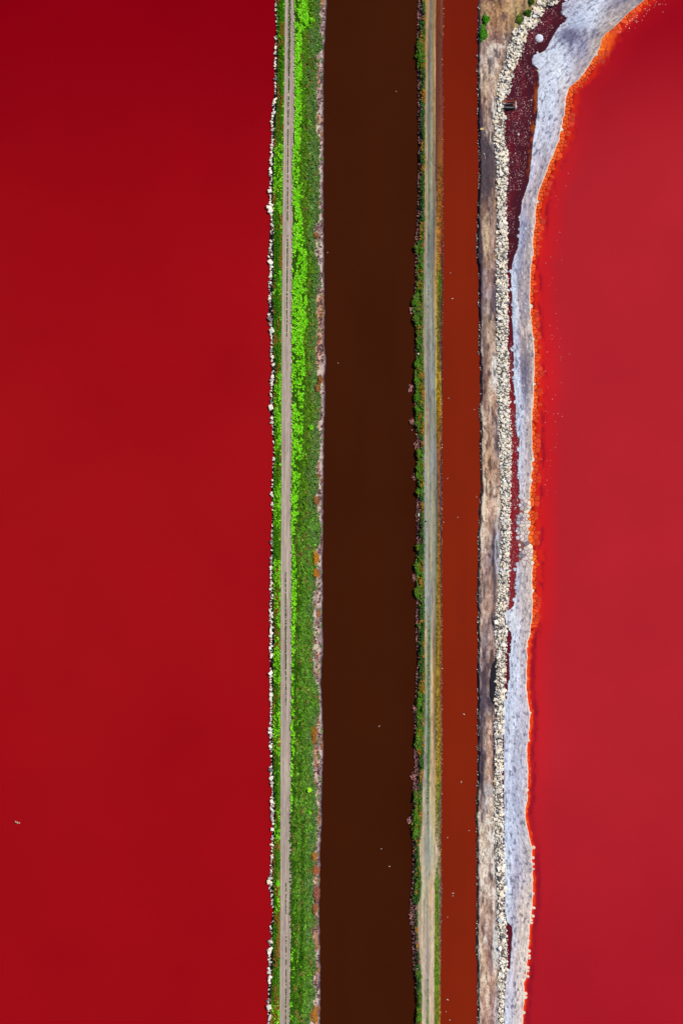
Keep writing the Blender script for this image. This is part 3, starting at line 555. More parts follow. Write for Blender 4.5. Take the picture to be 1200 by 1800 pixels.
# ------------------------------------------------------------------ salt crust
T4 = ctable([
 (-80,[(1050,(180,185,205)),(1120,(190,195,212)),(1200,(160,155,170)),(1270,(190,180,172))]),
 (0,[(985,(190,195,210)),(1000,(172,174,194)),(1020,(190,196,212)),(1050,(192,202,222)),(1080,(152,148,166)),(1110,(152,142,152)),(1130,(190,180,172))]),
 (40,[(985,(200,206,216)),(1000,(172,182,206)),(1020,(176,190,216)),(1045,(196,206,222)),(1070,(172,158,154)),(1085,(180,165,155))]),
 (65,[(970,(190,196,212)),(988,(124,128,160)),(1003,(104,102,138)),(1020,(150,150,176)),(1035,(172,172,186)),(1055,(152,138,134))]),
 (85,[(960,(196,206,222)),(980,(186,196,216)),(1000,(166,172,196)),(1012,(172,178,202)),(1025,(150,150,180)),(1045,(180,166,158))]),
 (120,[(945,(196,206,226)),(965,(206,216,232)),(985,(212,222,236)),(1000,(200,206,222)),(1015,(166,158,168)),(1030,(190,176,168))]),
 (180,[(945,(196,206,226)),(960,(202,212,230)),(975,(196,206,226)),(988,(186,172,174))]),
 (240,[(936,(202,208,228)),(950,(200,206,222)),(965,(190,196,216)),(980,(186,176,182))]),
 (290,[(933,(196,198,216)),(945,(180,172,186)),(955,(170,166,180)),(965,(180,166,168))]),
 (340,[(920,(190,178,184)),(935,(170,162,176)),(945,(186,172,172))]),
 (400,[(913,(176,182,206)),(922,(138,142,176)),(930,(166,158,168)),(938,(196,178,172))]),
 (450,[(905,(180,190,216)),(915,(146,146,170)),(925,(170,162,166)),(935,(190,176,168))]),
 (500,[(898,(202,216,236)),(905,(190,206,230)),(910,(152,148,162)),(920,(180,168,168)),(930,(170,162,166))]),
 (540,[(900,(196,212,236)),(905,(200,216,236)),(912,(190,178,178)),(922,(142,142,160)),(931,(180,168,162))]),
 (580,[(901,(190,210,236)),(908,(176,182,202)),(916,(190,172,168)),(925,(190,176,172)),(935,(196,186,172))]),
 (640,[(902,(196,210,236)),(910,(200,214,234)),(916,(140,132,150)),(925,(126,118,136)),(935,(186,172,166))]),
 (665,[(902,(200,214,236)),(912,(186,196,216)),(918,(130,126,148)),(928,(140,130,146)),(936,(186,172,166))]),
 (690,[(904,(206,220,240)),(914,(196,206,226)),(922,(134,134,158)),(930,(186,172,170)),(937,(192,178,170))]),
 (740,[(906,(190,206,230)),(915,(186,192,212)),(925,(176,168,172)),(933,(190,176,168))]),
 (800,[(912,(186,196,216)),(920,(190,186,196)),(930,(180,168,168))]),
 (860,[(913,(186,186,200)),(922,(196,186,186)),(930,(200,186,176))]),
 (930,[(913,(200,192,190)),(922,(200,190,186)),(930,(204,190,180))]),
 (980,[(910,(196,192,196)),(922,(196,186,184)),(932,(200,186,178))]),
 (1020,[(907,(182,200,226)),(913,(186,182,192)),(925,(190,178,174)),(934,(196,182,172))]),
 (1070,[(892,(196,206,222)),(902,(200,210,224)),(912,(190,184,190)),(930,(194,182,176))]),
 (1090,[(885,(170,186,208)),(895,(206,210,216)),(907,(206,220,236)),(915,(196,190,196)),(930,(196,182,176))]),
 (1150,[(895,(196,212,236)),(905,(206,218,238)),(910,(186,186,202)),(925,(196,186,186))]),
 (1220,[(890,(190,206,230)),(905,(206,216,236)),(915,(190,190,210)),(925,(196,186,190))]),
 (1300,[(886,(180,196,222)),(895,(200,210,228)),(905,(180,186,206)),(920,(186,186,202))]),
 (1400,[(885,(186,200,226)),(895,(190,200,222)),(902,(166,176,202)),(915,(170,172,192)),(925,(196,186,186))]),
 (1480,[(888,(190,206,230)),(897,(190,206,230)),(910,(180,186,206)),(930,(190,182,182))]),
 (1530,[(888,(200,216,236)),(897,(210,220,236)),(903,(166,162,190)),(915,(180,180,196)),(930,(196,186,182))]),
 (1600,[(890,(190,206,226)),(900,(176,182,202)),(910,(196,186,186)),(920,(206,192,182)),(932,(200,190,182))]),
 (1700,[(897,(190,190,206)),(905,(196,186,190)),(915,(206,194,184)),(925,(206,196,186))]),
 (1800,[(889,(196,206,226)),(900,(190,190,202)),(910,(200,188,186)),(918,(206,196,186))]),
])
def salt_col(X, Y):
    B = lambda q: np.broadcast_to(lin(q), X.shape + (3,))
    k = T4(X + 6 * (fbm(X / 7, Y / 18, 91, 4) - 0.5), Y + 24 * (fbm(X / 6, Y / 20, 92, 3) - 0.5))
    Xs = X - SLR_s(Y)
    g = k.mean(-1, keepdims=True)
    gm = 0.47
    k = k * (1 + 0.6 * (g - gm))
    k = k * np.minimum(1, 0.76 / k.max(-1, keepdims=True))
    st = 0.5 * fbm(Xs / 2.6, Y / 11, 93, 5) + 0.5 * fbm(Xs / 2.0, Y / 60, 98, 4)
    k = k * (1 + 1.15 * (st - 0.5) + 0.4 * (fbm(Xs / 1.4, Y / 1.6, 96, 2) - 0.5))[..., None]
    # grey blotches where the crust is wet
    bl = fbm(Xs / 3.2, Y / 6, 94, 4) + 0.13 * np.exp(-((Y - 66 + 0.35 * (X - 1000)) / 16) ** 2) * sstep(970, 985, X) * sstep(1060, 1040, X) + 0.08 * np.exp(-((Y - 645) / 25) ** 2) + 0.03 * (Y > 1280) * (np.abs(X - 901) < 5)
    k = mixc(k, B((92, 92, 120)), 0.75 * sstep(0.60, 0.72, bl))
    k = mixc(k, B((226, 228, 232)), 0.5 * sstep(0.34, 0.24, bl))
    ck = np.abs(fbm(Xs / 5, Y / 6, 97, 3) - 0.5)
    k = mixc(k, k * 0.55, 0.6 * sstep(0.022, 0.006, ck))
    k = k * np.array([1.0, 0.97, 0.955])
    # rust stain and pale rim at the water
    k = mixc(k, B((226, 212, 194)), sstep(-3.0, -0.6, X - SLR(Y)) * 0.8)
    k = mixc(k, B((206, 216, 232)), sstep(2.5, 0.8, X - SLL(Y)) * 0.5)
    return k
u = np.linspace(0, 1, 56)
ys = np.concatenate([FAR[6:], np.arange(-120, 1921, 1.1), 1800 - FAR[6:]])
X = SLL(ys)[:, None] + (SLR(ys) - SLL(ys))[:, None] * u[None, :]
X[:, 0] -= 1.0; X[:, -1] += 0.8
Y = np.repeat(ys[:, None], len(u), 1)
Z = 0.26 + 0.34 * (fbm(X / 4, Y / 6, 95, 5) - 0.5)
# the low part that is broken into plates lies deeper
low = sstep(872, 884, Y) * sstep(1000, 986, Y)
Z[:, 0] = -0.5; Z[:, -1] = -0.4; Z[:, 1] = np.maximum(Z[:, 1], 0.08); Z[:, -2] = np.maximum(Z[:, -2] * 0.6, 0.05)
Z = Z * (1 - low) + np.minimum(Z, 0.05) * low
K = salt_col(X, Y)
K = mixc(K, np.broadcast_to(lin((128, 80, 74)), X.shape + (3,)), low)
crust = tag(grid('salt_crust', X, Y, Z, K, M_salt), 'pale bluish white salt crust along the shore of the right red pond', 'salt', kind='structure')

# Voronoi plates
def clip_poly(poly, mx, my, nx, ny):
    out = []
    n = len(poly)
    for i in range(n):
        ax, ay = poly[i]; bx_, by_ = poly[(i + 1) % n]
        da = (ax - mx) * nx + (ay - my) * ny; db = (bx_ - mx) * nx + (by_ - my) * ny
        if da <= 0: out.append((ax, ay))
        if (da < 0 < db) or (db < 0 < da):
            t = da / (da - db); out.append((ax + (bx_ - ax) * t, ay + (by_ - ay) * t))
    return out

seeds = []
def add_seed_band(y0, y1, lof, hif, sp):
    y = y0
    while y < y1:
        lo, hi = float(lof(np.array(y))), float(hif(np.array(y)))
        s = sp * rng.uniform(0.75, 1.3)
        x = lo + rng.uniform(0, s)
        while x < hi:
            seeds.append((x + rng.normal(0, 0.22 * s), y + rng.normal(0, 0.3 * s)))
            x += s * rng.uniform(0.8, 1.25)
        y += s * 0.95
add_seed_band(-60, 150, off(SLR, 1), lambda y: SLR(y) + ORW(y) * 1.25, 5.6)
add_seed_band(150, 330, off(SLR, 0.5), lambda y: SLR(y) + ORW(y), 5.8)
add_seed_band(330, 876, off(SLR, 0.3), lambda y: SLR(y) + ORW(y), 5.4)
add_seed_band(876, 992, off(SLL, 0.5), lambda y: SLR(y) + ORW(y) * 0.95, 6.2)
add_seed_band(992, 1100, off(SLR, 0.3), lambda y: SLR(y) + ORW(y), 5.4)
add_seed_band(1100, 1860, off(SLR, 0.2), lambda y: SLR(y) + ORW(y), 4.6)
# a lobed fringe on the ditch side
add_seed_band(380, 876, off(SLL, 0.8), off(SLL, 4.0), 5.2)
add_seed_band(992, 1070, off(SLL, 0.3), off(SLL, 4.0), 5.0)
add_seed_band(1112, 1230, off(SLL, 0.3), off(SLL, 4.5), 4.8)
add_seed_band(-10, 50, off(SLL, -1), off(SLL, 12), 6.0)
seeds = np.array(seeds)
# drop seeds that fell too close to another one
keep = []
cell = {}
for i, (x, y) in enumerate(seeds):
    cx, cy = int(x // 3), int(y // 3)
    ok = True
    for a in (-1, 0, 1):
        for b in (-1, 0, 1):
            for j in cell.get((cx + a, cy + b), ()):
                if (seeds[j, 0] - x) ** 2 + (seeds[j, 1] - y) ** 2 < 7.5: ok = False
    if ok:
        cell.setdefault((cx, cy), []).append(i); keep.append(i)
seeds = seeds[keep]
big = {}
for i, (x, y) in enumerate(seeds): big.setdefault((int(x // 12), int(y // 12)), []).append(i)
plates = []
for i, (x, y) in enumerate(seeds):
    R = 7.0 if y < 1110 else 3.1
    if x < float(SLL(np.array(y))) + 5: R = rng.uniform(2.6, 4.6)
    ph = rng.uniform(0, 1)
    poly = [(x + R * rng.uniform(0.85, 1.05) * math.cos(a), y + R * rng.uniform(0.85, 1.05) * math.sin(a)) for a in (np.arange(9) + ph) * 2 * math.pi / 9]
    cx, cy = int(x // 12), int(y // 12)
    for a in (-1, 0, 1):
        for b in (-1, 0, 1):
            for j in big.get((cx + a, cy + b), ()):
                if j == i: continue
                dx, dy = seeds[j] - (x, y)
                d = math.hypot(dx, dy)
                if d > 13.5: continue
                gap = 0.34 + 0.30 * float(vnoise(np.array(x / 9), np.array(y / 9), 99))
                if 860 < y < 1000 and x < float(SLR(np.array(y))): gap *= 0.55
                poly = clip_poly(poly, x + dx * (0.5 - gap / d), y + dy * (0.5 - gap / d), dx / d, dy / d)
                if len(poly) < 3: break
            if len(poly) < 3: break
        if len(poly) < 3: break
    if len(poly) >= 3:
        p = np.array(poly)
        ar = 0.5 * abs(np.dot(p[:, 0], np.roll(p[:, 1], -1)) - np.dot(p[:, 1], np.roll(p[:, 0], -1)))
        dd = float(shore_d(np.array([x]), np.array([y]))[0]) / float(ORW(np.array(y)))
        if ar > 2.5 and rng.uniform() > 1.05 * sstep(0.55, 1.0, dd) + 0.3 * (y > 1110): plates.append((x, y, p, ar))

def plate_tint(x, y):
    x = np.array([x]); y = np.array([y])
    d = float(shore_d(x, y)[0]); w = float(ORW(y)[0]); yy = float(y[0])
    cream = lin((226, 212, 192)); white = lin((204, 212, 226))
    o1 = lin((250, 132, 34)); o2 = lin((238, 86, 14)); o3 = lin((186, 28, 18))
    if d < -3: 
        c = salt_col(x, y)[0]
        return c, 0.2
    if yy > 1480 and d < 2.5: return cream, 0.16
    if d < 0.4: return cream, 0.14
    t = d / max(w, 3)
    if t < 0.4: c = o1 * (1 - t / 0.4) + o2 * t / 0.4
    else: c = o2 * (1 - min(1, (t - 0.4) / 0.6)) + o3 * min(1, (t - 0.4) / 0.6)
    if not (850 < yy < 1000 or 55 < yy < 90): c = c * 0.5 + 0.5 * (o2 * max(0, 1 - t) + o3 * min(1, t))
    return c, 0.07 - 0.05 * min(1, t)

def plate_geo(p, x, y, top):
    """a low slab with a chamfered, uneven rim; local to its own centre"""
    n = len(p)
    P = np.stack([(p[:, 0] - x) * S, -(p[:, 1] - y) * S], -1)
    if 0.5 * (np.dot(P[:, 0], np.roll(P[:, 1], -1)) - np.dot(P[:, 1], np.roll(P[:, 0], -1))) < 0: P = P[::-1]
    v = [(a, b, -0.25) for a, b in P] + [(a, b, top * 0.4 + rng.uniform(0, 0.02)) for a, b in P] + [(a * 0.8, b * 0.8, top + rng.uniform(-0.01, 0.05)) for a, b in P] + [(0, 0, top + 0.01)]
    f = []
    for i in range(n):
        j = (i + 1) % n
        for k in (0, 1):
            f.append((k * n + i, k * n + j, (k + 1) * n + j)); f.append((k * n + i, (k + 1) * n + j, (k + 1) * n + i))
        f.append((2 * n + i, 2 * n + j, 3 * n))
    return np.array(v), np.array(f)

plates.sort(key=lambda q: -(q[3] if 0 <= q[1] <= 1800 else 0))
jv, jf, jc, nv = [], [], [], 0
for i, (x, y, p, ar) in enumerate(plates):
    c, top = plate_tint(x, y)
    c = np.clip(c * rng.uniform(0.78, 1.06), 0, 0.92)
    v, f = plate_geo(p, x, y, top)
    cols = np.repeat(c[None, :], len(v), 0)
    if i < 300:
        o = link('salt_plate', mesh_np('salt_plate', v, f, cols), M_plate, crust)
        o.location = (float(wx(x)), float(wy(y)), 0.0)
    else:
        jv.append(v + np.array([float(wx(x)), float(wy(y)), 0])); jf.append(f + nv); jc.append(cols); nv += len(v)
if jv:
    o = link('small_salt_plates', mesh_np('small_salt_plates', np.concatenate(jv), np.concatenate(jf), np.concatenate(jc)), M_plate, crust)
    o['kind'] = 'stuff'

# ------------------------------------------------------------------ stones
def stone_mesh(name, kind, seed):
    """an angular broken stone of unit size: a convex lump cut by random planes"""
    r = np.random.default_rng(seed)
    import bmesh
    bm = bmesh.new()
    if kind == 'block':
        pts = [(a * r.uniform(0.4, 0.52), b * r.uniform(0.4, 0.52), c * r.uniform(0.32, 0.46)) for a in (-1, 1) for b in (-1, 1) for c in (-1, 1)]
        pts += [(r.uniform(-0.3, 0.3), r.uniform(-0.3, 0.3), 0.5)]
    else:
        pts = []
        for k in range(13):
            q = r.normal(size=3); q /= np.linalg.norm(q); q *= r.uniform(0.42, 0.56)
            q[2] *= 0.9; pts.append(tuple(q))
    for p in pts: bm.verts.new(p)
    res = bmesh.ops.convex_hull(bm, input=bm.verts[:])
    junk = [e for e in res['geom_interior'] if isinstance(e, bmesh.types.BMVert)]
    if junk: bmesh.ops.delete(bm, geom=junk, context='VERTS')
    bmesh.ops.recalc_face_normals(bm, faces=bm.faces[:])
    bmesh.ops.triangulate(bm, faces=bm.faces[:])
    v = np.array([q.co[:] for q in bm.verts]); 
    bm.verts.index_update()
    f = np.array([[q.index for q in fc.verts] for fc in bm.faces])
    bm.free()
    return v, f
shapes = [stone_mesh('stone', 'lump', 100 + k) for k in range(9)] + [stone_mesh('stone', 'block', 200 + k) for k in range(7)]
stone_tints = [lin(c) for c in ((240, 232, 218), (230, 219, 198), (214, 205, 194), (236, 222, 196), (186, 180, 176), (222, 221, 220), (150, 128, 108), (118, 112, 116))]
shared = {}
def shared_stone(si, ti):
    if (si, ti) not in shared:
        v, f = shapes[si]
        me = mesh_np('stone', v, f, np.repeat(stone_tints[ti][None, :], len(v), 0))
        me.materials.append(M_stone)
        shared[(si, ti)] = me
    return shared[(si, ti)]
def rotm(rx, ry, rz):
    from mathutils import Euler
    return np.array(Euler((rx, ry, rz)).to_matrix())

def lay_stones(root, lst, join_name):
    """lst: (px, py, z, sx, sy, sz, rz, shape, tint); the 300 largest in view become parts, the rest one joined part"""
    lst.sort(key=lambda q: -(q[3] * q[4] if 0 <= q[1] <= 1800 else 0))
    jv, jf, jc, nv = [], [], [], 0
    ox, oy, oz = root.location
    for i, (px, py, z, a, b, c, rz, si, ti) in enumerate(lst):
        rx, ry = rng.normal(0, 0.17, 2)
        if i < 300:
            o = link('stone', shared_stone(si, ti), None, root)
            o.location = (float(wx(px)) - ox, float(wy(py)) - oy, z - oz)
            o.scale = (a, b, c); o.rotation_euler = (rx, ry, rz)
        else:
            v, f = shapes[si]
            q = (v * np.array([a, b, c])) @ rotm(rx, ry, rz).T + np.array([float(wx(px)) - ox, float(wy(py)) - oy, z - oz])
            jv.append(q); jf.append(f + nv); nv += len(v)
            jc.append(np.repeat((stone_tints[ti] * rng.uniform(0.82, 1.08))[None, :], len(v), 0))
    if jv:
        o = link(join_name, mesh_np(join_name, np.concatenate(jv), np.concatenate(jf), np.clip(np.concatenate(jc), 0, 0.85)), M_stone, root)
        o['kind'] = 'stuff'

# ridge of pale stones
ridge = empty('rock_ridge', (float(wx(880)), float(wy(900)), 0.3))
tag(ridge, 'long ridge of piled pale broken stones between mud bank and salt crust', 'rock ridge')
lst = []
y = -70.0
while y < 1870:
    lo, hi = float(RBL(np.array(y))), float(RBR(np.array(y)))
    sp = 3.4 + 0.35 * math.sin(y / 170) + (1.0 if y < 70 else 0)
    if 1500 < y < 1720: sp += 0.7
    x = lo + rng.uniform(0.2, sp * 0.7)
    while x < hi - 0.5:
        s = sp * S * rng.lognormal(0.0, 0.27)
        e = rng.uniform(0.75, 1.3)
        px, py = x + rng.normal(0, 0.45), y + rng.normal(0, 1.0)
        t = np.clip((px - lo) / max(hi - lo, 1), 0, 1)
        z = float(foot_z(np.array(px), np.array(py))) + 0.28 + rng.normal(0, 0.12) - 0.5 * max(0, t - 0.85) * 3
        ti = rng.choice(8, p=[0.30, 0.22, 0.15, 0.13, 0.05, 0.09, 0.03, 0.03])
        lst.append((px, py, z, s * e, s / e, s * rng.uniform(0.6, 0.9), rng.uniform(0, 6.28), int(rng.integers(0, 16)), int(ti)))
        x += sp * rng.uniform(0.72, 1.12)
    y += sp * 0.80
# stones strewn at the foot of the ridge, and small pockets of extra pebbles
for k in range(420):
    y = rng.uniform(-40, 1840); side = rng.uniform()
    lo, hi = float(RBL(np.array(y))), float(RBR(np.array(y)))
    x = lo - abs(rng.normal(0, 1.6)) if side < 0.45 else hi + abs(rng.normal(0, 1.2))
    s = rng.uniform(0.25, 0.6)
    lst.append((x, y, (0.95 if side < 0.45 else 0.18), s, s * rng.uniform(0.7, 1.2), s * 0.7, rng.uniform(0, 6.28), int(rng.integers(0, 9)), int(rng.integers(0, 6))))
lay_stones(ridge, lst, 'small_stones')

# rubble edging of the crimson pond
edging = empty('rubble_edging', (float(wx(478)), float(wy(900)), 0.1))
tag(edging, 'ragged line of white broken concrete rubble along the crimson pond shore', 'rubble')
lst = []
y = -60.0
while y < 1860:
    lo, hi = float(RKL(np.array(y))), float(GL(np.array(y)))
    wd = hi - lo
    dens = -0.35 + 2.0 * float(fbm(np.array(y / 14.0), np.array(0.3), 121, 3))
    if wd < 2.2: dens *= 0.5
    n = max(0, int(round(dens * wd / 3.6 + rng.uniform(-0.4, 0.5))))
    for k in range(n):
        s = S * rng.lognormal(1.02, 0.42)
        e = rng.uniform(0.65, 1.5)
        px = lo + 0.6 + rng.uniform(0, max(wd - 2.2, 0.4)) * rng.uniform(0.3, 1)
        ti = rng.choice(8, p=[0.36, 0.14, 0.13, 0.08, 0.10, 0.08, 0.05, 0.06])
        lst.append((px, y + rng.normal(0, 1.2), 0.16 + 0.10 * rng.uniform() + 0.15 * s, s * e, s / e, s * rng.uniform(0.45, 0.8), rng.uniform(0, 6.28), int(rng.integers(0, 16)), int(ti)))
    y += 2.6
for k in range(260):
    y = rng.uniform(-40, 1840)
    lo, hi = float(RKL(np.array(y))), float(GL(np.array(y)))
    s = rng.uniform(0.18, 0.42)
    lst.append((rng.uniform(lo + 0.3, hi), y, 0.26, s, s * rng.uniform(0.6, 1.4), s * 0.7, rng.uniform(0, 6.28), int(rng.integers(0, 16)), int(rng.integers(0, 6))))
lay_stones(edging, lst, 'small_rubble')

# the blocks that stand out, each a thing of its own
def block(px, py, w, l, h, rot, label, tint, seed, z=0.25, name='concrete_block', group=None, cat='block'):
    """w, l in photo pixels; a broken slab with uneven corners, chamfered top and a flat base"""
    r = np.random.default_rng(seed)
    cs = [(-.5, -.5), (.5, -.5), (.5, .5), (-.5, .5)]
    base = [(a * w * S * r.uniform(0.85, 1.1), b * l * S * r.uniform(0.85, 1.1)) for a, b in cs]
    ring = []
    for i in range(4):
        a, b = np.array(base[i]), np.array(base[(i + 1) % 4])
        ring += [a * 0.92 + (b - a) * 0.10, a + (b - a) * r.uniform(0.4, 0.6) + (a + b) * r.uniform(-0.06, 0.05), b * 0.92 - (b - a) * 0.10]
    ring = np.array(ring); n = len(ring)
    v = [(q[0] * 1.03, q[1] * 1.03, -0.5 * h - 0.3) for q in ring] + [(q[0], q[1], h * 0.42) for q in ring] + [(q[0] * 0.9, q[1] * 0.9, h * r.uniform(0.46, 0.54)) for q in ring] + [(0, 0, h * 0.5)]
    f = []
    for i in range(n):
        j = (i + 1) % n
        for k in (0, 1):
            f.append((k * n + i, k * n + j, (k + 1) * n + j)); f.append((k * n + i, (k + 1) * n + j, (k + 1) * n + i))
        f.append((2 * n + i, 2 * n + j, 3 * n))
    me = mesh_np(name, np.array(v), np.array(f), np.repeat(lin(tint)[None, :], len(v), 0))
    o = link(name, me, M_stone)
    o.location = (float(wx(px)), float(wy(py)), z)
    o.rotation_euler = (r.normal(0, 0.08), r.normal(0, 0.08), rot)
    return tag(o, label, cat, group)
W = (240, 228, 214)
G = 'large blocks in the rubble of the crimson pond shore'
block(472.6, 1549.5, 7, 8, 0.9, 0.15, 'squarish pale block jutting farthest into the crimson pond, low in the photo', (232, 216, 186), 1, group=G)
block(476.5, 1221, 6.5, 7.5, 0.9, 0.1, 'chunky white block alone at the shore where a lime weed patch starts just below', W, 2, group=G)
block(475.4, 1312, 5, 7.5, 0.8, 0.7, 'small white diamond shaped block just above the widest grey mud of the shore', W, 3, group=G)
block(476.5, 1367.5, 6.5, 7, 0.8, 0.75, 'white kite shaped block pointing into the pond beside thin weeds', W, 4, group=G)
block(477.6, 1408, 6, 6.5, 0.8, 0.5, 'white triangular block directly above the long grey slab', W, 5, group=G)
block(478.6, 1431, 5, 16, 0.5, -0.25, 'long flat grey slab lying along the pond shore', (150, 140, 142), 6, group=G, name='concrete_slab', cat='slab')
block(475.8, 369, 8, 10, 1.0, 0.3, 'rounded white boulder on the pond shore beside upper lime weeds', W, 7, group=G, name='boulder', cat='boulder')
block(475.2, 461, 8, 10, 0.9, 0.75, 'largest white diamond shaped slab of the upper pond shore', W, 8, group=G, name='concrete_slab', cat='slab')
block(476.5, 716, 7.5, 9, 0.9, 0.35, 'broad white block at mid shore just below the darkest rubble gap', W, 9, group=G)
block(476, 1110, 3.5, 11, 0.7, 0.08, 'narrow upright white slab on the shore left of a lime weed patch', W, 10, group=G, name='concrete_slab', cat='slab')
block(474.6, 1074, 3, 8, 0.7, 0.35, 'thin tilted white slab, upper of a leaning pair on the shore', W, 11, group=G, name='concrete_slab', cat='slab')
block(478, 1082, 3, 9, 0.7, 0.35, 'thin tilted white slab, lower of a leaning pair on the shore', W, 12, group=G, name='concrete_slab', cat='slab')
block(473.8, 1671, 6, 12, 0.8, -0.2, 'long white slab leaning out over the crimson pond near the bottom', W, 13, group=G, name='concrete_slab', cat='slab')
block(474, 1720, 4.5, 12, 0.8, -0.25, 'slim white slab lying beside yellowed grass near the bottom', W, 14, group=G, name='concrete_slab', cat='slab')
block(474.5, 1788, 4.5, 12, 0.7, -0.3, 'grey white slab at the lowest end of the pond shore', (206, 196, 190), 15, group=G, name='concrete_slab', cat='slab')
G2 = 'large slabs in the stone ridge'
block(931.5, 41.5, 11, 8, 0.8, 0.75, 'big flat grey beige slab at the bend of the stone ridge', (190, 176, 150), 21, z=0.85, name='concrete_slab', cat='slab', group=G2)
block(921.5, 45.5, 8, 7, 0.8, 0.4, 'warm cream slab touching the big flat slab on its left', (224, 204, 166), 22, z=1.0, name='concrete_slab', cat='slab', group=G2)
block(943, 21, 11, 12, 0.9, 0.5, 'largest cream slab at the top of the stone ridge', (230, 214, 182), 23, z=0.95, name='concrete_slab', cat='slab', group=G2)
block(925, 53.5, 5, 4.5, 0.6, 0.5, 'small bluish white block at the ditch edge under the big flat slab', (206, 210, 218), 24, z=0.45, name='concrete_block', group=G2)
block(882.6, 1528, 6.5, 8, 0.9, 0.2, 'large pale cream block low in the stone ridge beside bluish salt', (236, 226, 202), 25, z=1.25, name='concrete_block', group=G2)
block(879, 1569, 7, 7, 0.8, 0.6, 'second large pale block of the low ridge, left of a black hole in the salt', (232, 222, 202), 26, z=1.35, name='concrete_block', group=G2)

# ------------------------------------------------------------------ vegetation: leaf tufts
def tufts(px, py, z, size, tint, nleaf=6, flat=0.75):
    """arrays -> (verts, quads, cols): every tuft is a rosette of bent rhombic leaves"""
    n = len(px)
    if n == 0: return None
    N = n * nleaf
    x = np.repeat(wx(px), nleaf); y = np.repeat(wy(py), nleaf); zz = np.repeat(z, nleaf); r = np.repeat(size, nleaf)
    a = np.tile(np.arange(nleaf), n) * 2 * np.pi / nleaf + np.repeat(rng.uniform(0, 6.28, n), nleaf) + rng.normal(0, 0.3, N)
    Ln = r * rng.uniform(0.45, 0.85, N); w = Ln * rng.uniform(0.28, 0.5, N)
    h1 = r * rng.uniform(0.25, 0.8, N) * flat; h2 = h1 * rng.uniform(0.3, 1.2, N)
    ca, sa = np.cos(a), np.sin(a)
    v = np.zeros((N, 4, 3))
    v[:, 0] = np.stack([x - ca * 0.1 * Ln, y - sa * 0.1 * Ln, zz + 0.15 * h1], -1)
    v[:, 1] = np.stack([x + ca * 0.55 * Ln + sa * w, y + sa * 0.55 * Ln - ca * w, zz + h1], -1)
    v[:, 2] = np.stack([x + ca * Ln, y + sa * Ln, zz + h2], -1)
    v[:, 3] = np.stack([x + ca * 0.55 * Ln - sa * w, y + sa * 0.55 * Ln + ca * w, zz + h1 * rng.uniform(0.7, 1.2, N)], -1)
    f = np.arange(N * 4).reshape(N, 4)
    c = np.repeat(tint, nleaf, 0) * rng.uniform(0.8, 1.15, N)[:, None]
    c = np.clip(np.repeat(c, 4, 0), 0, 0.92)
    return v.reshape(-1, 3), f, c
def tuft_object(name, packs, label, cat, group=None, kind=None, parent=None, loc=None):
    packs = [p for p in packs if p is not None]
    V, F, C, nv = [], [], [], 0
    for v, f, c in packs:
        V.append(v); F.append(f + nv); C.append(c); nv += len(v)
    V = np.concatenate(V)
    if loc is not None: V = V - np.array(loc)
    o = link(name, mesh_np(name, V, np.concatenate(F), np.concatenate(C)), M_leaf, parent)
    if loc is not None and parent is None: o.location = loc
    return tag(o, label, cat, group, kind)
def scatter(y0, y1, lof, hif, dens):
    """dens per square photo pixel"""
    ys = np.linspace(y0, y1, 400); wmax = float(np.max(hif(ys) - lof(ys)))
    n = int(dens * (y1 - y0) * wmax)
    y = rng.uniform(y0, y1, n); lo, hi = lof(y), hif(y)
    x = lo + rng.uniform(0, wmax, n)
    k = x < hi
    return x[k], y[k]
def intervals(y, iv):
    p = np.zeros_like(y)
    for a, b, v in iv: p = np.maximum(p, v * sstep(a - 5, a + 5, y) * sstep(b + 5, b - 5, y))
    return p
def pick(cols, n):
    c = np.array([lin(q) for q in cols])
    return c[rng.integers(0, len(c), n)]

LIME = [(138, 236, 20), (154, 248, 40), (104, 196, 10), (124, 220, 14), (168, 252, 66), (90, 170, 10)]
GREEN = [(64, 132, 6), (80, 146, 12), (56, 116, 6), (94, 156, 18)]
OLIVE = [(100, 150, 26), (86, 132, 20), (112, 160, 38), (70, 114, 14)]
GREYG = [(106, 144, 70), (92, 130, 62), (122, 158, 80), (82, 116, 50)]
MIDG = [(104, 158, 44), (88, 142, 32), (120, 170, 56), (76, 124, 30)]
DARK = [(46, 88, 8), (58, 104, 10), (68, 116, 14)]
RUSTC = [(172, 106, 56), (186, 126, 70), (156, 96, 60), (144, 110, 50)]
PURP = [(104, 70, 76), (122, 84, 84), (90, 58, 66), (140, 104, 98)]
PINK = [(176, 122, 120), (150, 100, 106), (126, 84, 94), (190, 138, 128)]

# left verge of the road
x, y = scatter(-60, 1860, off(GL, 0.8), off(R1L, -0.6), 0.5)
pb = intervals(y, [(255, 345, 0.85), (345, 375, 0.5), (470, 520, 0.4), (655, 770, 0.85), (770, 800, 0.6), (800, 825, 0.25), (850, 925, 0.85), (985, 1035, 0.8), (1030, 1070, 0.55), (1068, 1105, 0.4), (1110, 1200, 0.75), (1240, 1325, 0.7), (1420, 1482, 0.75), (1545, 1605, 0.75), (1762, 1900, 0.5), (60, 110, 0.12), (1330, 1420, 0.15)])
u = (x - GL(y)) / (R1L(y) - GL(y))
pb = np.clip(pb + 0.28 * (u > 0.82) * (y < 1300), 0, 1) * np.where((y > 1540) & (y < 1600), u > 0.35, 1)
isb = fbm(x / 4, y / 6, 131, 3) + 0.35 * (rng.uniform(size=len(x)) - 0.5) < 0.16 + 0.44 * pb
isb &= pb > 0.03
brown = fbm(x / 5, y / 26, 132, 3) + 0.12 * (y > 1640) * (u < 0.7) + 0.05 * (u < 0.25) > 0.60
c = pick(GREEN, len(x))
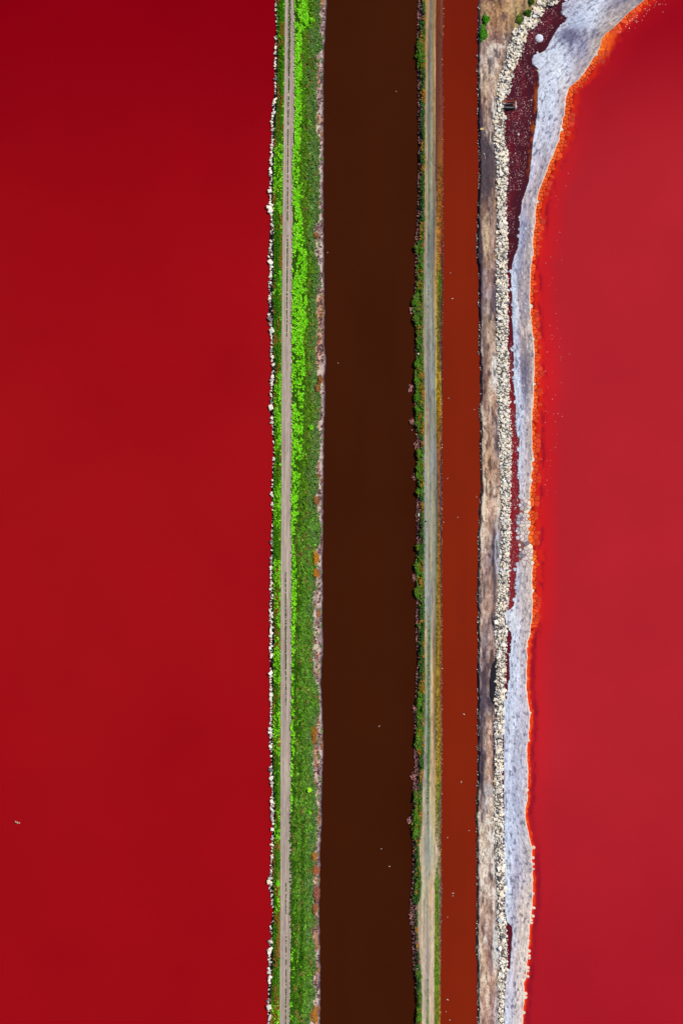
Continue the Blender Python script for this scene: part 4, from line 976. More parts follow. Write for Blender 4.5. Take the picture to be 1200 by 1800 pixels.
c[brown] = pick([(150, 104, 34), (128, 122, 24), (176, 132, 62), (110, 100, 20)], int(brown.sum()))
c[isb] = pick(LIME, int(isb.sum()))
zz = lev1_z(x, y)
lime = [tufts(x[isb], y[isb], zz[isb] + 0.15, rng.uniform(0.26, 0.52, isb.sum()), c[isb])]
green = [tufts(x[~isb], y[~isb], zz[~isb], rng.uniform(0.3, 0.6, (~isb).sum()), c[~isb])]
# right of the road: the lime band
x, y = scatter(-60, 1860, off(R1R, 0.2), off(BRT, 3), 0.55)
n1 = fbm(x / 4.5, y / 7, 133, 3)
edge = sstep(3.2, -1.0, x - BRT(y))
d0 = np.interp(y, [-60, 500, 640, 690, 760, 900, 1000, 1400, 1640, 1860], [1, 1, 1, 0.9, 0.92, 0.88, 0.92, 0.85, 0.55, 0.5])
isb = 0.5 * n1 + 0.5 * fbm(x / 1.5, y / 1.5, 145, 2) + 0.22 * (rng.uniform(size=len(x)) - 0.5) < (0.575 * d0) * edge
hole = fbm(x / 6, y / 14, 134, 2) > np.interp(y, [0, 40, 60, 1000], [0.66, 0.66, 0.7, 0.72])
isb &= ~hole
zz = lev1_z(x, y)
lime.append(tufts(x[isb], y[isb], zz[isb] + 0.15, rng.uniform(0.28, 0.62, isb.sum()), pick(LIME, int(isb.sum()))))
green.append(tufts(x[~isb], y[~isb], zz[~isb], rng.uniform(0.3, 0.55, (~isb).sum()), pick(DARK, int((~isb).sum()))))
# scattered lime clumps further down the slope
x, y = scatter(-40, 1840, off(BRT, 1), off(VEG, -2), 0.05)
pk = fbm(x / 5, y / 8, 135, 2) + 0.08 * (y < 420) + 0.05 * (y < 120) > 0.77
lime.append(tufts(x[pk], y[pk], lev1_z(x[pk], y[pk]) + 0.3, rng.uniform(0.3, 0.5, pk.sum()), pick(LIME, int(pk.sum()))))
# the green slope
x, y = scatter(-60, 1860, off(BRT, -0.5), off(VEG, 1.5), 0.30)
t = (x - BRT(y)) / np.maximum(VEG(y) - BRT(y), 4)
n2 = fbm(x / 6, y / 16, 136, 3)
sc = t + 0.9 * (n2 - 0.5)
c = pick(OLIVE, len(x))
c = np.where((sc > 0.5)[:, None], pick(GREYG, len(x)), c)
lowp = y + 60 * (rng.uniform(size=len(x)) - 0.5) > 900
c = np.where((lowp & (sc > 0.25))[:, None], pick(MIDG, len(x)), c)
c = np.where((lowp & (sc > 0.80))[:, None], pick(GREYG, len(x)), c)
c = np.where((lowp & (sc < 0.16))[:, None], pick(DARK, len(x)), c)
c = np.where(((y > 1440) & (np.abs(x - 532 - (y - 1500) * -0.012) < 3.0))[:, None], pick(DARK, len(x)), c)
c = c * np.clip(0.45 + 1.1 * fbm(x / 3.5, y / 4.5, 137, 3), 0.45, 1.35)[:, None]
c = np.where((fbm(x / 4, y / 9, 147, 3) > 0.68)[:, None], pick([(120, 130, 50), (140, 128, 62), (104, 110, 44)], len(x)), c)
gap = fbm(x / 2.2, y / 2.6, 138, 2) > 0.66
k = ~gap
bushy = 0.35 * np.clip(fbm(x / 5, y / 6, 139, 2) - 0.35, 0, 1) * 3
green.append(tufts(x[k], y[k], (lev1_z(x, y) + bushy * (t > 0.3))[k], rng.uniform(0.35, 0.75, k.sum()), c[k]))
tuft_object('weed_cover', lime, 'lime green weeds growing thickly on both sides of the gravel road', 'weeds', kind='stuff')
tuft_object('grass_cover', green, 'dark and grey green grass and low scrub covering the levee slopes', 'grass', kind='stuff')
# median of the gravel road
ym = rng.uniform(-60, 1860, 11000)
wm = np.interp(ym, [-60, 0, 60, 120, 170, 200, 300, 385, 392, 408, 415, 500, 560, 600], [2.6, 2.4, 1.9, 1.1, 0.7, 0.5, 0.55, 0.5, 0, 0, 0.6, 0.6, 0.4, 0])
wm = np.where(ym > 1005, np.interp(ym, [1005, 1010, 1070, 1080, 1150, 1190, 1225, 1240, 1548, 1552, 1600, 1605, 1638, 1642, 1735, 1738, 1800, 1900], [0, 0.4, 0.4, 0.7, 0.7, 0.5, 0.3, 0, 0, 0.25, 0.25, 0, 0, 0.45, 0.35, 0.6, 0.7, 0.7]), wm)
k = (wm > 0.02) & (rng.uniform(size=len(ym)) < 0.25 + wm) & ((wm > 1) | (fbm(ym / 3.2, ym * 0 + 0.5, 140, 2) < 0.6))
ym, wm = ym[k], wm[k]
xm = MED(ym) + rng.normal(0, 1, len(ym)) * wm * 0.55
med = [tufts(xm, ym, np.full(len(ym), 1.38), rng.uniform(0.16, 0.30, len(ym)), pick([(56, 92, 14), (74, 100, 30), (84, 92, 50)], len(ym)), 5)]
# green wisps in the middle of the other track
ym = rng.uniform(-20, 1840, 1500)
pm = np.interp(ym, [0, 320, 340, 400, 560, 570, 600, 1080, 1095, 1120, 1400, 1420, 1470, 1480, 1715, 1720, 1760, 1765, 1780, 1800], [0, 0, 0.15, 0.05, 0.15, 0.1, 0, 0, 0.6, 1, 1, 0.5, 0.3, 0, 0, 0.5, 0.5, 0, 0.6, 0.6])
k = rng.uniform(size=len(ym)) < pm
ym = ym[k]; xm = np.interp(ym, [0, 500, 1100, 1300, 1450, 1800], [757, 753.5, 753.5, 752.8, 750.5, 750.5]) + rng.normal(0, 0.8, len(ym))
med.append(tufts(xm, ym, np.full(len(ym), 1.12), rng.uniform(0.2, 0.4, len(ym)), pick([(84, 122, 50), (70, 112, 30), (104, 130, 76)], len(ym)), 5))
tuft_object('grass_strip', med, 'thin strips of grass between the wheel ruts of the dirt roads', 'grass', kind='stuff')

# scrub on the bare shore of the green levee
x, y = scatter(-60, 1860, off(VEG, 0.5), off(SH1, -1.6), 0.20)
n = fbm(x / 4.5, y / 7, 141, 3)
c = pick(PURP, len(x)); k = n > 0.52
gr = fbm(x / 5, y / 9, 142, 2) > 0.68
c[gr] = pick(GREYG, int(gr.sum()))
ru = fbm(x / 7, y / 24, 143, 2) > 0.72
c[ru] = pick(RUSTC, int(ru.sum()))
k |= gr | (ru & (rng.uniform(size=len(x)) < 0.6))
k &= rng.uniform(size=len(x)) < 0.8
shore = [tufts(x[k], y[k], lev1_z(x[k], y[k]), rng.uniform(0.3, 0.6, k.sum()), c[k])]
tuft_object('shore_scrub', shore, 'purple brown dry scrub on the bare canal shore of the green levee', 'scrub', kind='stuff')

# edges of the middle levee
x, y = scatter(-60, 1860, off(L2L, 0.0), off(R2L, -0.3), 0.40)
u = (x - L2L(y)) / np.maximum(R2L(y) - L2L(y), 3)
gs = [(-60, 0.2), (35, 0.2), (42, 0.5), (56, 0.4), (68, 0.95), (118, 0.95), (124, 0.45), (300, 0.45), (420, 0.5), (432, 0.8), (470, 0.7), (520, 0.75), (528, 1), (575, 1), (590, 0.8), (630, 0.95), (765, 0.95), (772, 0.3), (788, 0.4), (795, 0.95), (868, 0.95), (880, 0.35), (955, 0.3), (985, 0.85), (1050, 0.85), (1062, 0.5), (1140, 0.6), (1200, 0.55), (1228, 0.9), (1312, 0.95), (1325, 0.35), (1385, 0.35), (1393, 0.95), (1470, 0.95), (1482, 0.5), (1500, 0.6), (1580, 0.7), (1590, 0.12), (1690, 0.12), (1700, 0.85), (1722, 0.6), (1740, 0.7), (1860, 0.75)]
ga = np.interp(y, [q[0] for q in gs], [q[1] for q in gs])
isg = u + 0.7 * (fbm(x / 3, y / 5, 151, 2) - 0.5) > 1 - np.minimum(ga, 0.84)
SHG = [(74, 138, 26), (60, 118, 20), (92, 150, 40), (84, 120, 44), (110, 132, 40), (54, 100, 22), (112, 92, 78)]
c = np.where(isg[:, None], pick(SHG, len(x)), np.where((rng.uniform(size=len(x)) < 0.55)[:, None], pick(PINK, len(x)), pick(PURP, len(x))))
dull = isg & (ga < 0.7)
c[dull] = pick([(62, 104, 40), (70, 112, 48), (50, 88, 30)], int(dull.sum()))
rusty = isg & (u > 0.45) & (fbm(x / 4, y / 12, 152, 2) + 0.10 * ((y > 630) & (y < 770)) + 0.14 * ((y > 985) & (y < 1065)) + 0.06 * ((y > 1195) & (y < 1480)) > 0.62)
c[rusty] = pick([(164, 112, 26), (146, 120, 20), (182, 130, 50), (128, 116, 24)], int(rusty.sum()))
k = fbm(x / 2.6, y / 3, 153, 2) < np.where(isg, 0.72, 0.60)
hh = np.where(isg, 0.55 * sstep(0.3, 0.7, fbm(x / 4.5, y / 5.5, 154, 2)), 0.15)
sc2 = [tufts(x[k], y[k], (lev2_z(x, y) + hh)[k], np.where(isg, rng.uniform(0.4, 0.8, len(x)), rng.uniform(0.25, 0.5, len(x)))[k], c[k])]
# right edge, coloured like the soil chart
x, y = scatter(-60, 1860, off(R2R, 0.6), off(L2R, -1.0), 0.36)
c = mixc(T2(x, y), np.broadcast_to(lin((104, 84, 40)), (len(x), 3)), rng.uniform(0, 0.8, len(x))) * rng.uniform(0.5, 1.15, len(x))[:, None]
gr = intervals(y, [(480, 515, 0.5), (1540, 1665, 0.75), (1690, 1735, 0.7), (1785, 1860, 0.6), (1345, 1420, 0.4), (560, 600, 0.4)])
isg = (rng.uniform(size=len(x)) < gr) & (x < L2R(y) - 3)
c[isg] = pick([(82, 140, 22), (64, 124, 14), (104, 146, 30)], int(isg.sum()))
k = (fbm(x / 2.5, y / 3.5, 155, 2) < 0.56) & ((y > 290) | (rng.uniform(size=len(x)) < 0.10))
k &= ~((y > 780) & (y < 900) & (rng.uniform(size=len(x)) < 0.7))
sc2.append(tufts(x[k], y[k], lev2_z(x[k], y[k]), rng.uniform(0.2, 0.45, k.sum()), np.clip(c[k], 0, 0.8), 5))
tuft_object('levee_scrub', sc2, 'mixed green, pink and ochre scrub lining both edges of the middle levee', 'scrub', kind='stuff')

# shrubs that stand out one by one
def shrub(px, py, r, h, cols, label, group, z, name='shrub', ry=1.0, n=None):
    base = (float(wx(px)), float(wy(py)), z)
    root = empty(name, base)
    tag(root, label, 'shrub', group)
    cols = list(cols)
    n = n or int((26 + 3.2 * r * r * ry) * (0.3 if name == 'dry_tuft' else 1))
    rr = np.sqrt(rng.uniform(0, 1, n)); a = rng.uniform(0, 6.28, n)
    lob = 1 + 0.22 * np.sin(3 * a + rng.uniform(0, 6)) + 0.12 * np.sin(5 * a + rng.uniform(0, 6))
    if name == 'dry_tuft': rr = rng.uniform(0, 1.25, n) ** 0.8
    x = px + rr * r * lob * np.cos(a); y = py + rr * r * ry * lob * np.sin(a)
    zz = z + h * np.sqrt(np.clip(1 - rr ** 2, 0, 1)) * rng.uniform(0.55, 1.0, n)
    tuft_object('foliage', [tufts(x, y, zz, rng.uniform(0.3, 0.6, n) * (0.75 if name == 'dry_tuft' else 1), pick(cols, n))], None, None, parent=root, loc=base)
    V, F = [], []
    for k in range(4):
        b = rng.uniform(0, 6.28); e = rng.uniform(0.2, 0.6) * r * S
        p0 = np.array([0, 0, -0.1]); p1 = np.array([e * math.cos(b), e * math.sin(b), h * 0.7])
        q = len(V)
        for p, w in ((p0, 0.05), (p1, 0.02)):
            for s in range(4): V.append(p + np.array([w * math.cos(s * 1.571), w * math.sin(s * 1.571), 0]))
        for s in range(4): F.append((q + s, q + (s + 1) % 4, q + 4 + (s + 1) % 4, q + 4 + s))
    link('stem', mesh_np('stem', np.array(V), np.array(F)), M_stem, root)
    return root
GA = 'green shrubs on the canal edge of the middle levee'
SHB = [(74, 146, 22), (92, 154, 34), (62, 122, 18), (112, 158, 46), (122, 130, 44), (96, 84, 56)]
for px, py, r, ry, lab in [
    (739, 93, 6.0, 3.6, 'long bright green shrub, topmost on the left edge of the middle levee'),
    (731.5, 437, 3.5, 1.3, 'small yellow green shrub at the canal edge just above the grey track stretch'),
    (730.5, 530, 5.5, 2.0, 'broad green shrub jutting out where the middle levee bulges into the brown canal'),
    (731.5, 562, 5.0, 2.0, 'round green shrub directly under the bulging one on the middle levee'),
    (733.5, 640, 4.5, 2.2, 'fresh green shrub beside a pale stone at the brown canal edge'),
    (733, 672, 5.0, 2.2, 'green shrub level with the yellowest stretch of the middle levee'),
    (733, 698, 5.0, 2.0, 'dense green shrub next to a pinkish twiggy tuft over the brown canal'),
    (734, 722, 4.5, 1.8, 'green shrub where the track turns blue grey'),
    (734.5, 745, 4.5, 2.0, 'green shrub above two white specks in the brown canal'),
    (736, 798, 4.0, 2.2, 'slim green shrub under a bare pinkish gap in the hedge'),
    (736, 828, 5.0, 2.4, 'green and ochre shrub at mid height of the middle levee'),
    (735, 866, 3.6, 1.6, 'lowest green shrub of the mid levee hedge above the dry brown stretch'),
    (733.5, 962, 2.8, 2.0, 'little lone green shrub amid dry reddish scrub'),
    (732.5, 996, 4.2, 2.2, 'bright green shrub beside an orange patch on the middle levee'),
    (733, 1040, 4.2, 2.4, 'green shrub above the dry pink tufts of the lower levee'),
    (736.5, 1235, 4.5, 2.2, 'green shrub beside the reddest grass of the lower levee'),
    (736.5, 1262, 5.0, 2.6, 'dense green shrub left of the greenest middle strip of the track'),
    (735, 1298, 5.5, 2.4, 'wide green shrub just above the long dry pink stretch'),
    (731, 1400, 4.5, 2.2, 'vivid green shrub starting the lower hedge beside the brown canal'),
    (731, 1430, 5.0, 2.6, 'vivid green shrub level with a pink tuft leaning over the brown canal'),
    (730, 1460, 4.5, 2.0, 'green shrub at the lower end of the vivid hedge'),
    (734, 1555, 4.5, 3.0, 'green shrub above the wide pale clearing near the bottom'),
    (736.5, 1715, 4.0, 2.4, 'green shrub beside a small white stone under the dry red stretch'),
    (735.5, 1785, 4.5, 2.6, 'bottom green shrub of the middle levee'),
    ]:
    shrub(px, py, r, 1.1, SHB, lab, GA, 0.45, ry=ry)
GB = 'pink twiggy tufts overhanging the brown canal'
for px, py, r, lab in [
    (722.5, 545, 3.0, 'pale pink twiggy tuft leaning over water beside the bulging green shrub'),
    (722.5, 682, 4.5, 'largest pinkish twiggy tuft hanging over the brown canal'),
    (724, 742, 3.6, 'pinkish twiggy tuft with white specks beneath it'),
    (731, 783, 3.4, 'pinkish tuft in the gap of the mid levee hedge'),
    (727.5, 838, 3.4, 'pinkish tuft outside the green and ochre shrub'),
    (727, 1015, 3.6, 'long pink grass tuft outside the bright green shrub and orange patch'),
    (728.5, 1245, 3.4, 'pink tuft above the wide lower green shrub'),
    (726.5, 1365, 4.2, 'rosy pink tuft above the vivid lower hedge'),
    (720, 1442, 4.4, 'pale pink tuft jutting furthest left from the middle levee'),
    (722, 1608, 4.0, 'reddish pink tuft beside the wide pale clearing near the bottom'),
    ]:
    shrub(px, py, r * 1.1, 0.45, [(196, 136, 128), (160, 106, 110), (210, 156, 144), (124, 82, 90)], lab, GB, 0.2, name='dry_tuft', ry=1.3)
GC = 'orange shrubs on the canal shore of the green levee'
for px, py, r, ry, cols, lab in [
    (556, 415, 3.2, 1.4, RUSTC, 'small rust shrub, topmost on the canal shore of the green levee'),
    (563, 668, 4.0, 1.9, RUSTC, 'rust orange shrub above the forked bare patch'),
    (558, 682, 4.0, 1.3, RUSTC, 'rust shrub just below another rust one on the bare shore'),
    (556, 880, 4.4, 1.5, RUSTC, 'orange shrub above the yellow green shore patch'),
    (555, 980, 4.6, 2.2, [(216, 146, 40), (200, 130, 36), (180, 140, 40)], 'golden orange shrub, upper of the pair by a pale bare patch'),
    (554.5, 1007, 3.8, 1.8, [(216, 140, 36), (196, 118, 36)], 'golden orange shrub, lower of the pair by a pale bare patch'),
    (552, 1291, 4.4, 3.6, [(190, 120, 40), (170, 104, 40), (150, 110, 40)], 'tall narrow orange shrub above the whitest bare shore'),
    (553, 1504, 5.0, 1.3, [(196, 140, 70), (180, 124, 56)], 'sandy orange shrub above the round rust shrub'),
    (555, 1528, 5.2, 1.4, [(190, 118, 76), (176, 104, 66)], 'round rust pink shrub with a pale rim near the bottom'),
    (556, 1570, 5.0, 2.4, [(172, 108, 84), (156, 96, 80)], 'long dull rust shrub on the shore near the bottom'),
    (554, 1596, 4.6, 1.6, [(178, 110, 76), (160, 116, 60)], 'rust shrub between dense green scrub and the brown canal'),
    (552, 1783, 6.5, 2.0, [(204, 138, 56), (190, 120, 52), (170, 130, 60)], 'large orange shrub at the bottom end of the green levee'),
    ]:
    shrub(px, py, r, 0.8, cols, lab, GC, 0.35, ry=ry)
GD = 'single lime clumps on the green slope'
for px, py, r, lab in [(544, 1387, 3.2, 'round lime yellow clump alone on the dark green slope'), (544, 1426, 2.4, 'narrow lime clump below the round lime one'),
                       (547, 752, 3.0, 'pale lime tuft with a white flowering top on the grey green slope'), (530, 348, 2.6, 'bright lime clump beside the upper road verge'),
                       (535, 38, 8.0, 'largest rounded lime bush near the top of the green levee'), (549, 38, 3.6, 'small lime bush right of the largest lime bush')]:
    shrub(px, py, r, 1.0, LIME if r != 3.2 else [(170, 255, 40), (190, 255, 70)], lab, GD, 0.9, ry=1.15)
GE = 'green shrubs on the mud bank'
shrub(853, 37, 5.0, 0.9, [(60, 150, 10), (80, 166, 20), (48, 126, 8)], 'dark green shrub on the mud bank, upper of two touching', GE, 0.85, ry=1.6)
shrub(848.5, 61, 6.0, 0.9, [(66, 150, 16), (92, 160, 40), (52, 130, 12)], 'wider green shrub on the mud bank with a bare spot beneath the upper one', GE, 0.85, ry=2.0)
shrub(912, 36, 5.0, 0.7, [(96, 130, 36), (120, 140, 60), (76, 110, 28)], 'olive shrub at the left foot of the big ridge slabs', GE, 0.95, ry=1.6)
shrub(926, 26, 5.0, 0.7, [(70, 104, 30), (52, 88, 20)], 'olive weeds growing between the topmost ridge stones', GE, 1.05, ry=1.3)
shrub(932, 5, 4.0, 0.7, [(70, 104, 26), (52, 88, 20)], 'olive shrub at the very top of the mud bank', GE, 0.95, ry=1.5)

# ------------------------------------------------------------------ salt lumps, crumbs, shore pebbles
def lump(px, py, r, h, label, tint, seed, z=0.05, flat=0.75):
    q = np.random.default_rng(seed)
    nr, na = 6, 18
    V, F, C = [], [], []
    rad = 1 + 0.16 * fbm(np.arange(na) / 2.3, np.zeros(na), seed, 2)
    for i in range(nr):
        t = i / (nr - 1)
        for a in range(na):
            rr = r * S * (1 - t * flat) * (rad[a] + q.normal(0, 0.02))
            ang = a * 2 * math.pi / na
            V.append((rr * math.cos(ang), rr * math.sin(ang), -0.3 + (h + 0.3) * math.sin(t * math.pi / 2) ** 0.6 + q.normal(0, 0.04) * (i > 0)))
    for i in range(nr - 1):
        for a in range(na):
            b = (a + 1) % na
            F += [(i * na + a, i * na + b, (i + 1) * na + b), (i * na + a, (i + 1) * na + b, (i + 1) * na + a)]
    V.append((0, 0, h)); c0 = (nr - 1) * na
    for a in range(na): F.append((c0 + a, c0 + (a + 1) % na, len(V) - 1))
    o = link('salt_mound', mesh_np('salt_mound', np.array(V), np.array(F), np.repeat(lin(tint)[None, :], len(V), 0), True), M_salt)
    o.location = (float(wx(px)), float(wy(py)), z)
    return tag(o, label, 'salt', 'loose salt mounds in the maroon ditch')
lump(947, 67.5, 7.6, 0.45, 'round white salt mound standing alone in the upper maroon ditch', (206, 210, 224), 3)
lump(943.5, 93, 2.4, 0.3, 'small white salt lump off the tip of the salt lobe', (214, 216, 228), 4)
lump(910.3, 236.5, 2.2, 0.3, 'small white salt lump in the middle of the maroon ditch', (222, 216, 220), 5)
lump(944, 124.5, 1.8, 0.25, 'tiny white salt lump just under the salt lobe', (224, 216, 214), 6)

def crumbs(name, px, py, z, size, cols, label, cat):
    V, F, C, nv = [], [], [], 0
    for i in range(len(px)):
        v, f = shapes[i % 9]
        s = size[i]
        q = (v * np.array([s, s * rng.uniform(0.7, 1.3), s * 0.6])) @ rotm(0, 0, rng.uniform(0, 6.28)).T + np.array([float(wx(px[i])), float(wy(py[i])), z])
        V.append(q); F.append(f + nv); nv += len(v); C.append(np.repeat(cols[i][None, :], len(v), 0))
    o = link(name, mesh_np(name, np.concatenate(V), np.concatenate(F), np.concatenate(C)), M_stone)
    return tag(o, label, cat, kind='stuff')
x, y = scatter(-20, 1080, off(RBR, 0.5), off(SLL, -1), 0.20)
k = (fbm(x / 12, y / 20, 161, 2) > 0.36) & ((SLL(y) - x > 8) | (y > 600))
x, y = x[k], y[k]
crumbs('salt_crumbs', x, y, 0.02, rng.lognormal(-1.45, 0.38, len(x)), pick([(150, 92, 104), (190, 160, 160), (130, 64, 78), (150, 96, 100)], len(x)), 'pinkish salt crumbs floating on the maroon ditch', 'salt')
y = rng.uniform(280, 880, 90); x = SLR(y) + rng.normal(34, 9, 90)
crumbs('salt_crumbs', x, y, 0.02, rng.uniform(0.15, 0.4, 90), pick([(220, 120, 120), (230, 160, 150), (200, 70, 70)], 90), 'sparse pink salt specks floating off the salt shore in the right red pond', 'salt')
y = rng.uniform(-10, 60, 60); x = SLR(y) + 14 + rng.exponential(12, 60)
crumbs('salt_crumbs', x, y, 0.02, rng.uniform(0.2, 0.5, 60), pick([(220, 130, 120), (236, 180, 160)], 60), 'pink salt specks in the top right corner of the red pond', 'salt')
# pebbles on the shore of the rust red canal
yy = rng.uniform(-20, 1830, 1300)
k = fbm(yy / 9, yy * 0 + 0.2, 162, 3) > 0.47
yy = yy[k]; xx = BKL(yy) + np.abs(rng.normal(0.4, 2.2, len(yy))) - 0.8
crumbs('shore_pebbles', xx, yy, 0.42, rng.lognormal(-1.5, 0.4, len(yy)), pick([(226, 214, 200), (200, 186, 176), (170, 150, 146)], len(yy)), 'pale pebbles on the right shore of the rust red canal', 'pebbles')
yy = rng.uniform(-20, 1830, 420); xx = L2R(yy) - np.abs(rng.normal(0.2, 0.7, 420)) + 0.3
crumbs('shore_pebbles', xx, yy, 0.2, rng.lognormal(-1.5, 0.3, 420), pick([(210, 140, 84), (226, 180, 140), (170, 120, 110)], 420), 'ochre pebbles along the left shore of the rust red canal', 'pebbles')

# ------------------------------------------------------------------ culvert beside the ridge
def cyl_pts(p0, p1, r0, r1, n=14, rings=1, rib=0.0):
    p0, p1 = np.array(p0, float), np.array(p1, float)
    d = (p1 - p0) / np.linalg.norm(p1 - p0)
    u_ = np.cross(d, (0, 0, 1)); 
    if np.linalg.norm(u_) < 1e-3: u_ = np.array([1.0, 0, 0])
    u_ /= np.linalg.norm(u_); w_ = np.cross(u_, d)
    V = []
    for i in range(rings + 1):
        t = i / rings; r = (r0 + (r1 - r0) * t) * (1 + (rib if i % 2 else 0))
        for k in range(n):
            a = 2 * math.pi * k / n
            V.append(p0 + (p1 - p0) * t + r * (math.cos(a) * u_ + math.sin(a) * w_))
    F = []
    for i in range(rings):
        for k in range(n): F.append((i * n + k, i * n + (k + 1) % n, (i + 1) * n + (k + 1) % n, (i + 1) * n + k))
    return V, F
def tri(F): 
    out = []
    for f in F: out += [(f[0], f[1], f[2]), (f[0], f[2], f[3])] if len(f) == 4 else [f]
    return np.array(out)
def tube(name, p0, p1, r0, r1, mat, parent, n=14, rings=1, rib=0.0, cap=True):
    V, F = cyl_pts(p0, p1, r0, r1, n, rings, rib)
    F = list(tri(F))
    if cap:
        for e, ring in ((p0, 0), (p1, rings)):
            c = len(V); V.append(np.array(e, float))
            for k in range(n): F.append((ring * n + k, ring * n + (k + 1) % n, c))
    return link(name, mesh_np(name, np.array(V), np.array(F)), mat, parent)
def beam(name, p0, p1, w, h, mat, parent):
    return tube(name, p0, p1, math.hypot(w, h) / 2, math.hypot(w, h) / 2 * 0.97, mat, parent, n=4)
cx0, cy0 = float(wx(893)), float(wy(188))
cul = empty('culvert', (cx0, cy0, 0.2))
tag(cul, 'two black drain pipes with a white frame reaching from stone ridge into maroon ditch', 'culvert')
L_ = lambda px, py, z: (float(wx(px)) - cx0, float(wy(py)) - cy0, z - 0.2)
p = tube('pipe', L_(879.5, 190.2, 0.75), L_(902, 190.6, 0.45), 0.72, 0.52, M_black, cul, 18, 22, 0.07)
tube('pipe', L_(883, 184.4, 0.7), L_(900, 183.0, 0.4), 0.34, 0.22, M_black, cul, 14, 18, 0.07)
tube('outlet_collar', L_(901, 190.6, 0.46), L_(905, 190.8, 0.36), 0.36, 0.30, M_black, cul, 16, 2)
fr = empty('frame', L_(905, 186.5, 0.2)); fr.parent = cul
F_ = lambda px, py, z: tuple(np.array(L_(px, py, z)) - np.array(L_(905, 186.5, 0.2)))
beam('crossbar', F_(904.6, 180.6, 1.5), F_(904.8, 192.2, 1.5), 0.34, 0.2, M_white, fr)
beam('post', F_(904.6, 181.2, -0.4), F_(904.6, 181.2, 1.5), 0.2, 0.2, M_white, fr)
beam('post', F_(904.8, 191.6, -0.4), F_(904.8, 191.6, 1.5), 0.2, 0.2, M_white, fr)
beam('brace', F_(902, 186.8, 1.35), F_(909, 187.4, 0.1), 0.18, 0.14, M_white, fr)
beam('bracket', L_(900.5, 185.6, 1.2), L_(904, 185.6, 1.3), 0.4, 0.2, M_orange, cul)
bm_ = beam('rusty_beam', (float(wx(876.5)), float(wy(181.2)), 1.45), (float(wx(907.5)), float(wy(180.2)), 1.62), 0.22, 0.14, M_orange, None)
tag(bm_, 'thin rusty orange beam laid from the stone ridge past the black pipes', 'beam')

# ------------------------------------------------------------------ debris
def stick(px0, py0, px1, py1, z, r, label, mat=M_wood, name='driftwood'):
    V, F = [], []
    a = np.array([float(wx(px0)), float(wy(py0)), z]); b = np.array([float(wx(px1)), float(wy(py1)), z + 0.1])
    n = 6; org = (a + b) / 2
    pts = [a + (b - a) * t + np.array([0, 0, 0.1 * math.sin(3 * t)]) + rng.normal(0, 0.05, 3) for t in np.linspace(0, 1, 6)]
    for i in range(6):
        w = r * (1 - 0.5 * i / 5)
        for k in range(n): V.append(pts[i] - org + np.array([w * math.cos(k * 1.047), w * math.sin(k * 1.047) * 0.8, w * math.sin(k * 1.047 + 1)]))
    for i in range(5):
        for k in range(n): F.append((i * n + k, i * n + (k + 1) % n, (i + 1) * n + (k + 1) % n, (i + 1) * n + k))
    F = list(tri(F))
    for base_i in (0, 5 * n):
        for k in range(1, n - 1): F.append((base_i, base_i + k, base_i + k + 1))
    o = link(name, mesh_np(name, np.array(V), np.array(F)), mat)
    o.location = org
    return tag(o, label, 'driftwood', 'driftwood on the mud bank')
stick(838.6, 378, 842.5, 387.5, 0.9, 0.16, 'thin pale stick slanting at the rust canal shore, lowest of the driftwood')
stick(849.5, 233, 854.5, 239, 1.0, 0.2, 'short pale stick on dark mud near the yellow lump')
stick(852, 242, 858, 253, 1.0, 0.24, 'long pale crooked stick on dark mud, upper piece')
stick(858, 254, 864, 267, 1.0, 0.24, 'long pale crooked stick on dark mud, continuing the upper piece')
stick(849, 271, 851.5, 281, 1.0, 0.3, 'curled yellowish wood scrap on the dark mud bank')
o = block(846, 228, 6, 3.8, 0.5, 0.1, 'rounded yellow lump on dark mud beside the rust canal', (214, 190, 128), 41, z=0.95, name='boulder', cat='boulder')
block(747.6, 916.4, 3.0, 2.4, 0.5, 0.5, 'small black stone lying on the middle track', (24, 22, 26), 42, z=1.2, name='stone', cat='stone')
block(749, 929, 1.6, 1.6, 0.4, 0.3, 'tiny white stone just below the black one on the middle track', (230, 226, 220), 43, z=1.15, name='stone', cat='stone')
block(734.6, 622.5, 2.8, 2.8, 0.6, 0.4, 'pale stone at the brown canal edge between two green shrubs', (226, 214, 210), 44, z=0.8, name='stone', cat='stone')
block(733.8, 1701, 4, 3.4, 0.6, 0.4, 'whitish stone at the brown canal edge near the bottom', (206, 190, 184), 45, z=0.8, name='stone', cat='stone')
block(736, 905, 4, 6, 0.6, 0.1, 'grey white stone among dry scrub on the middle levee', (206, 196, 176), 46, z=0.9, name='stone', cat='stone')

# pale broken stakes in the crimson pond
bx0, by0 = float(wx(31)), float(wy(1445.5))
st = empty('broken_stakes', (bx0, by0, 0))
tag(st, 'small cluster of pale broken stakes standing alone in the left crimson pond', 'stakes')
for px, py, h, r in [(28, 1444, 0.7, 0.24), (31, 1445.2, 0.9, 0.28), (34.6, 1446.3, 0.8, 0.26), (28.7, 1446.4, 0.4, 0.18), (32.2, 1447.6, 0.5, 0.18)]:
    a = (float(wx(px)) - bx0, float(wy(py)) - by0, -0.5)
    tube('stake', a, (a[0] + 0.12, a[1] + 0.08, h), r * 0.85, r * 0.7, M_wood, st, n=7)
beam('rail', (float(wx(27)) - bx0, float(wy(1444.6)) - by0, 0.35), (float(wx(35.4)) - bx0, float(wy(1447.0)) - by0, 0.4), 0.14, 0.14, M_wood, st)

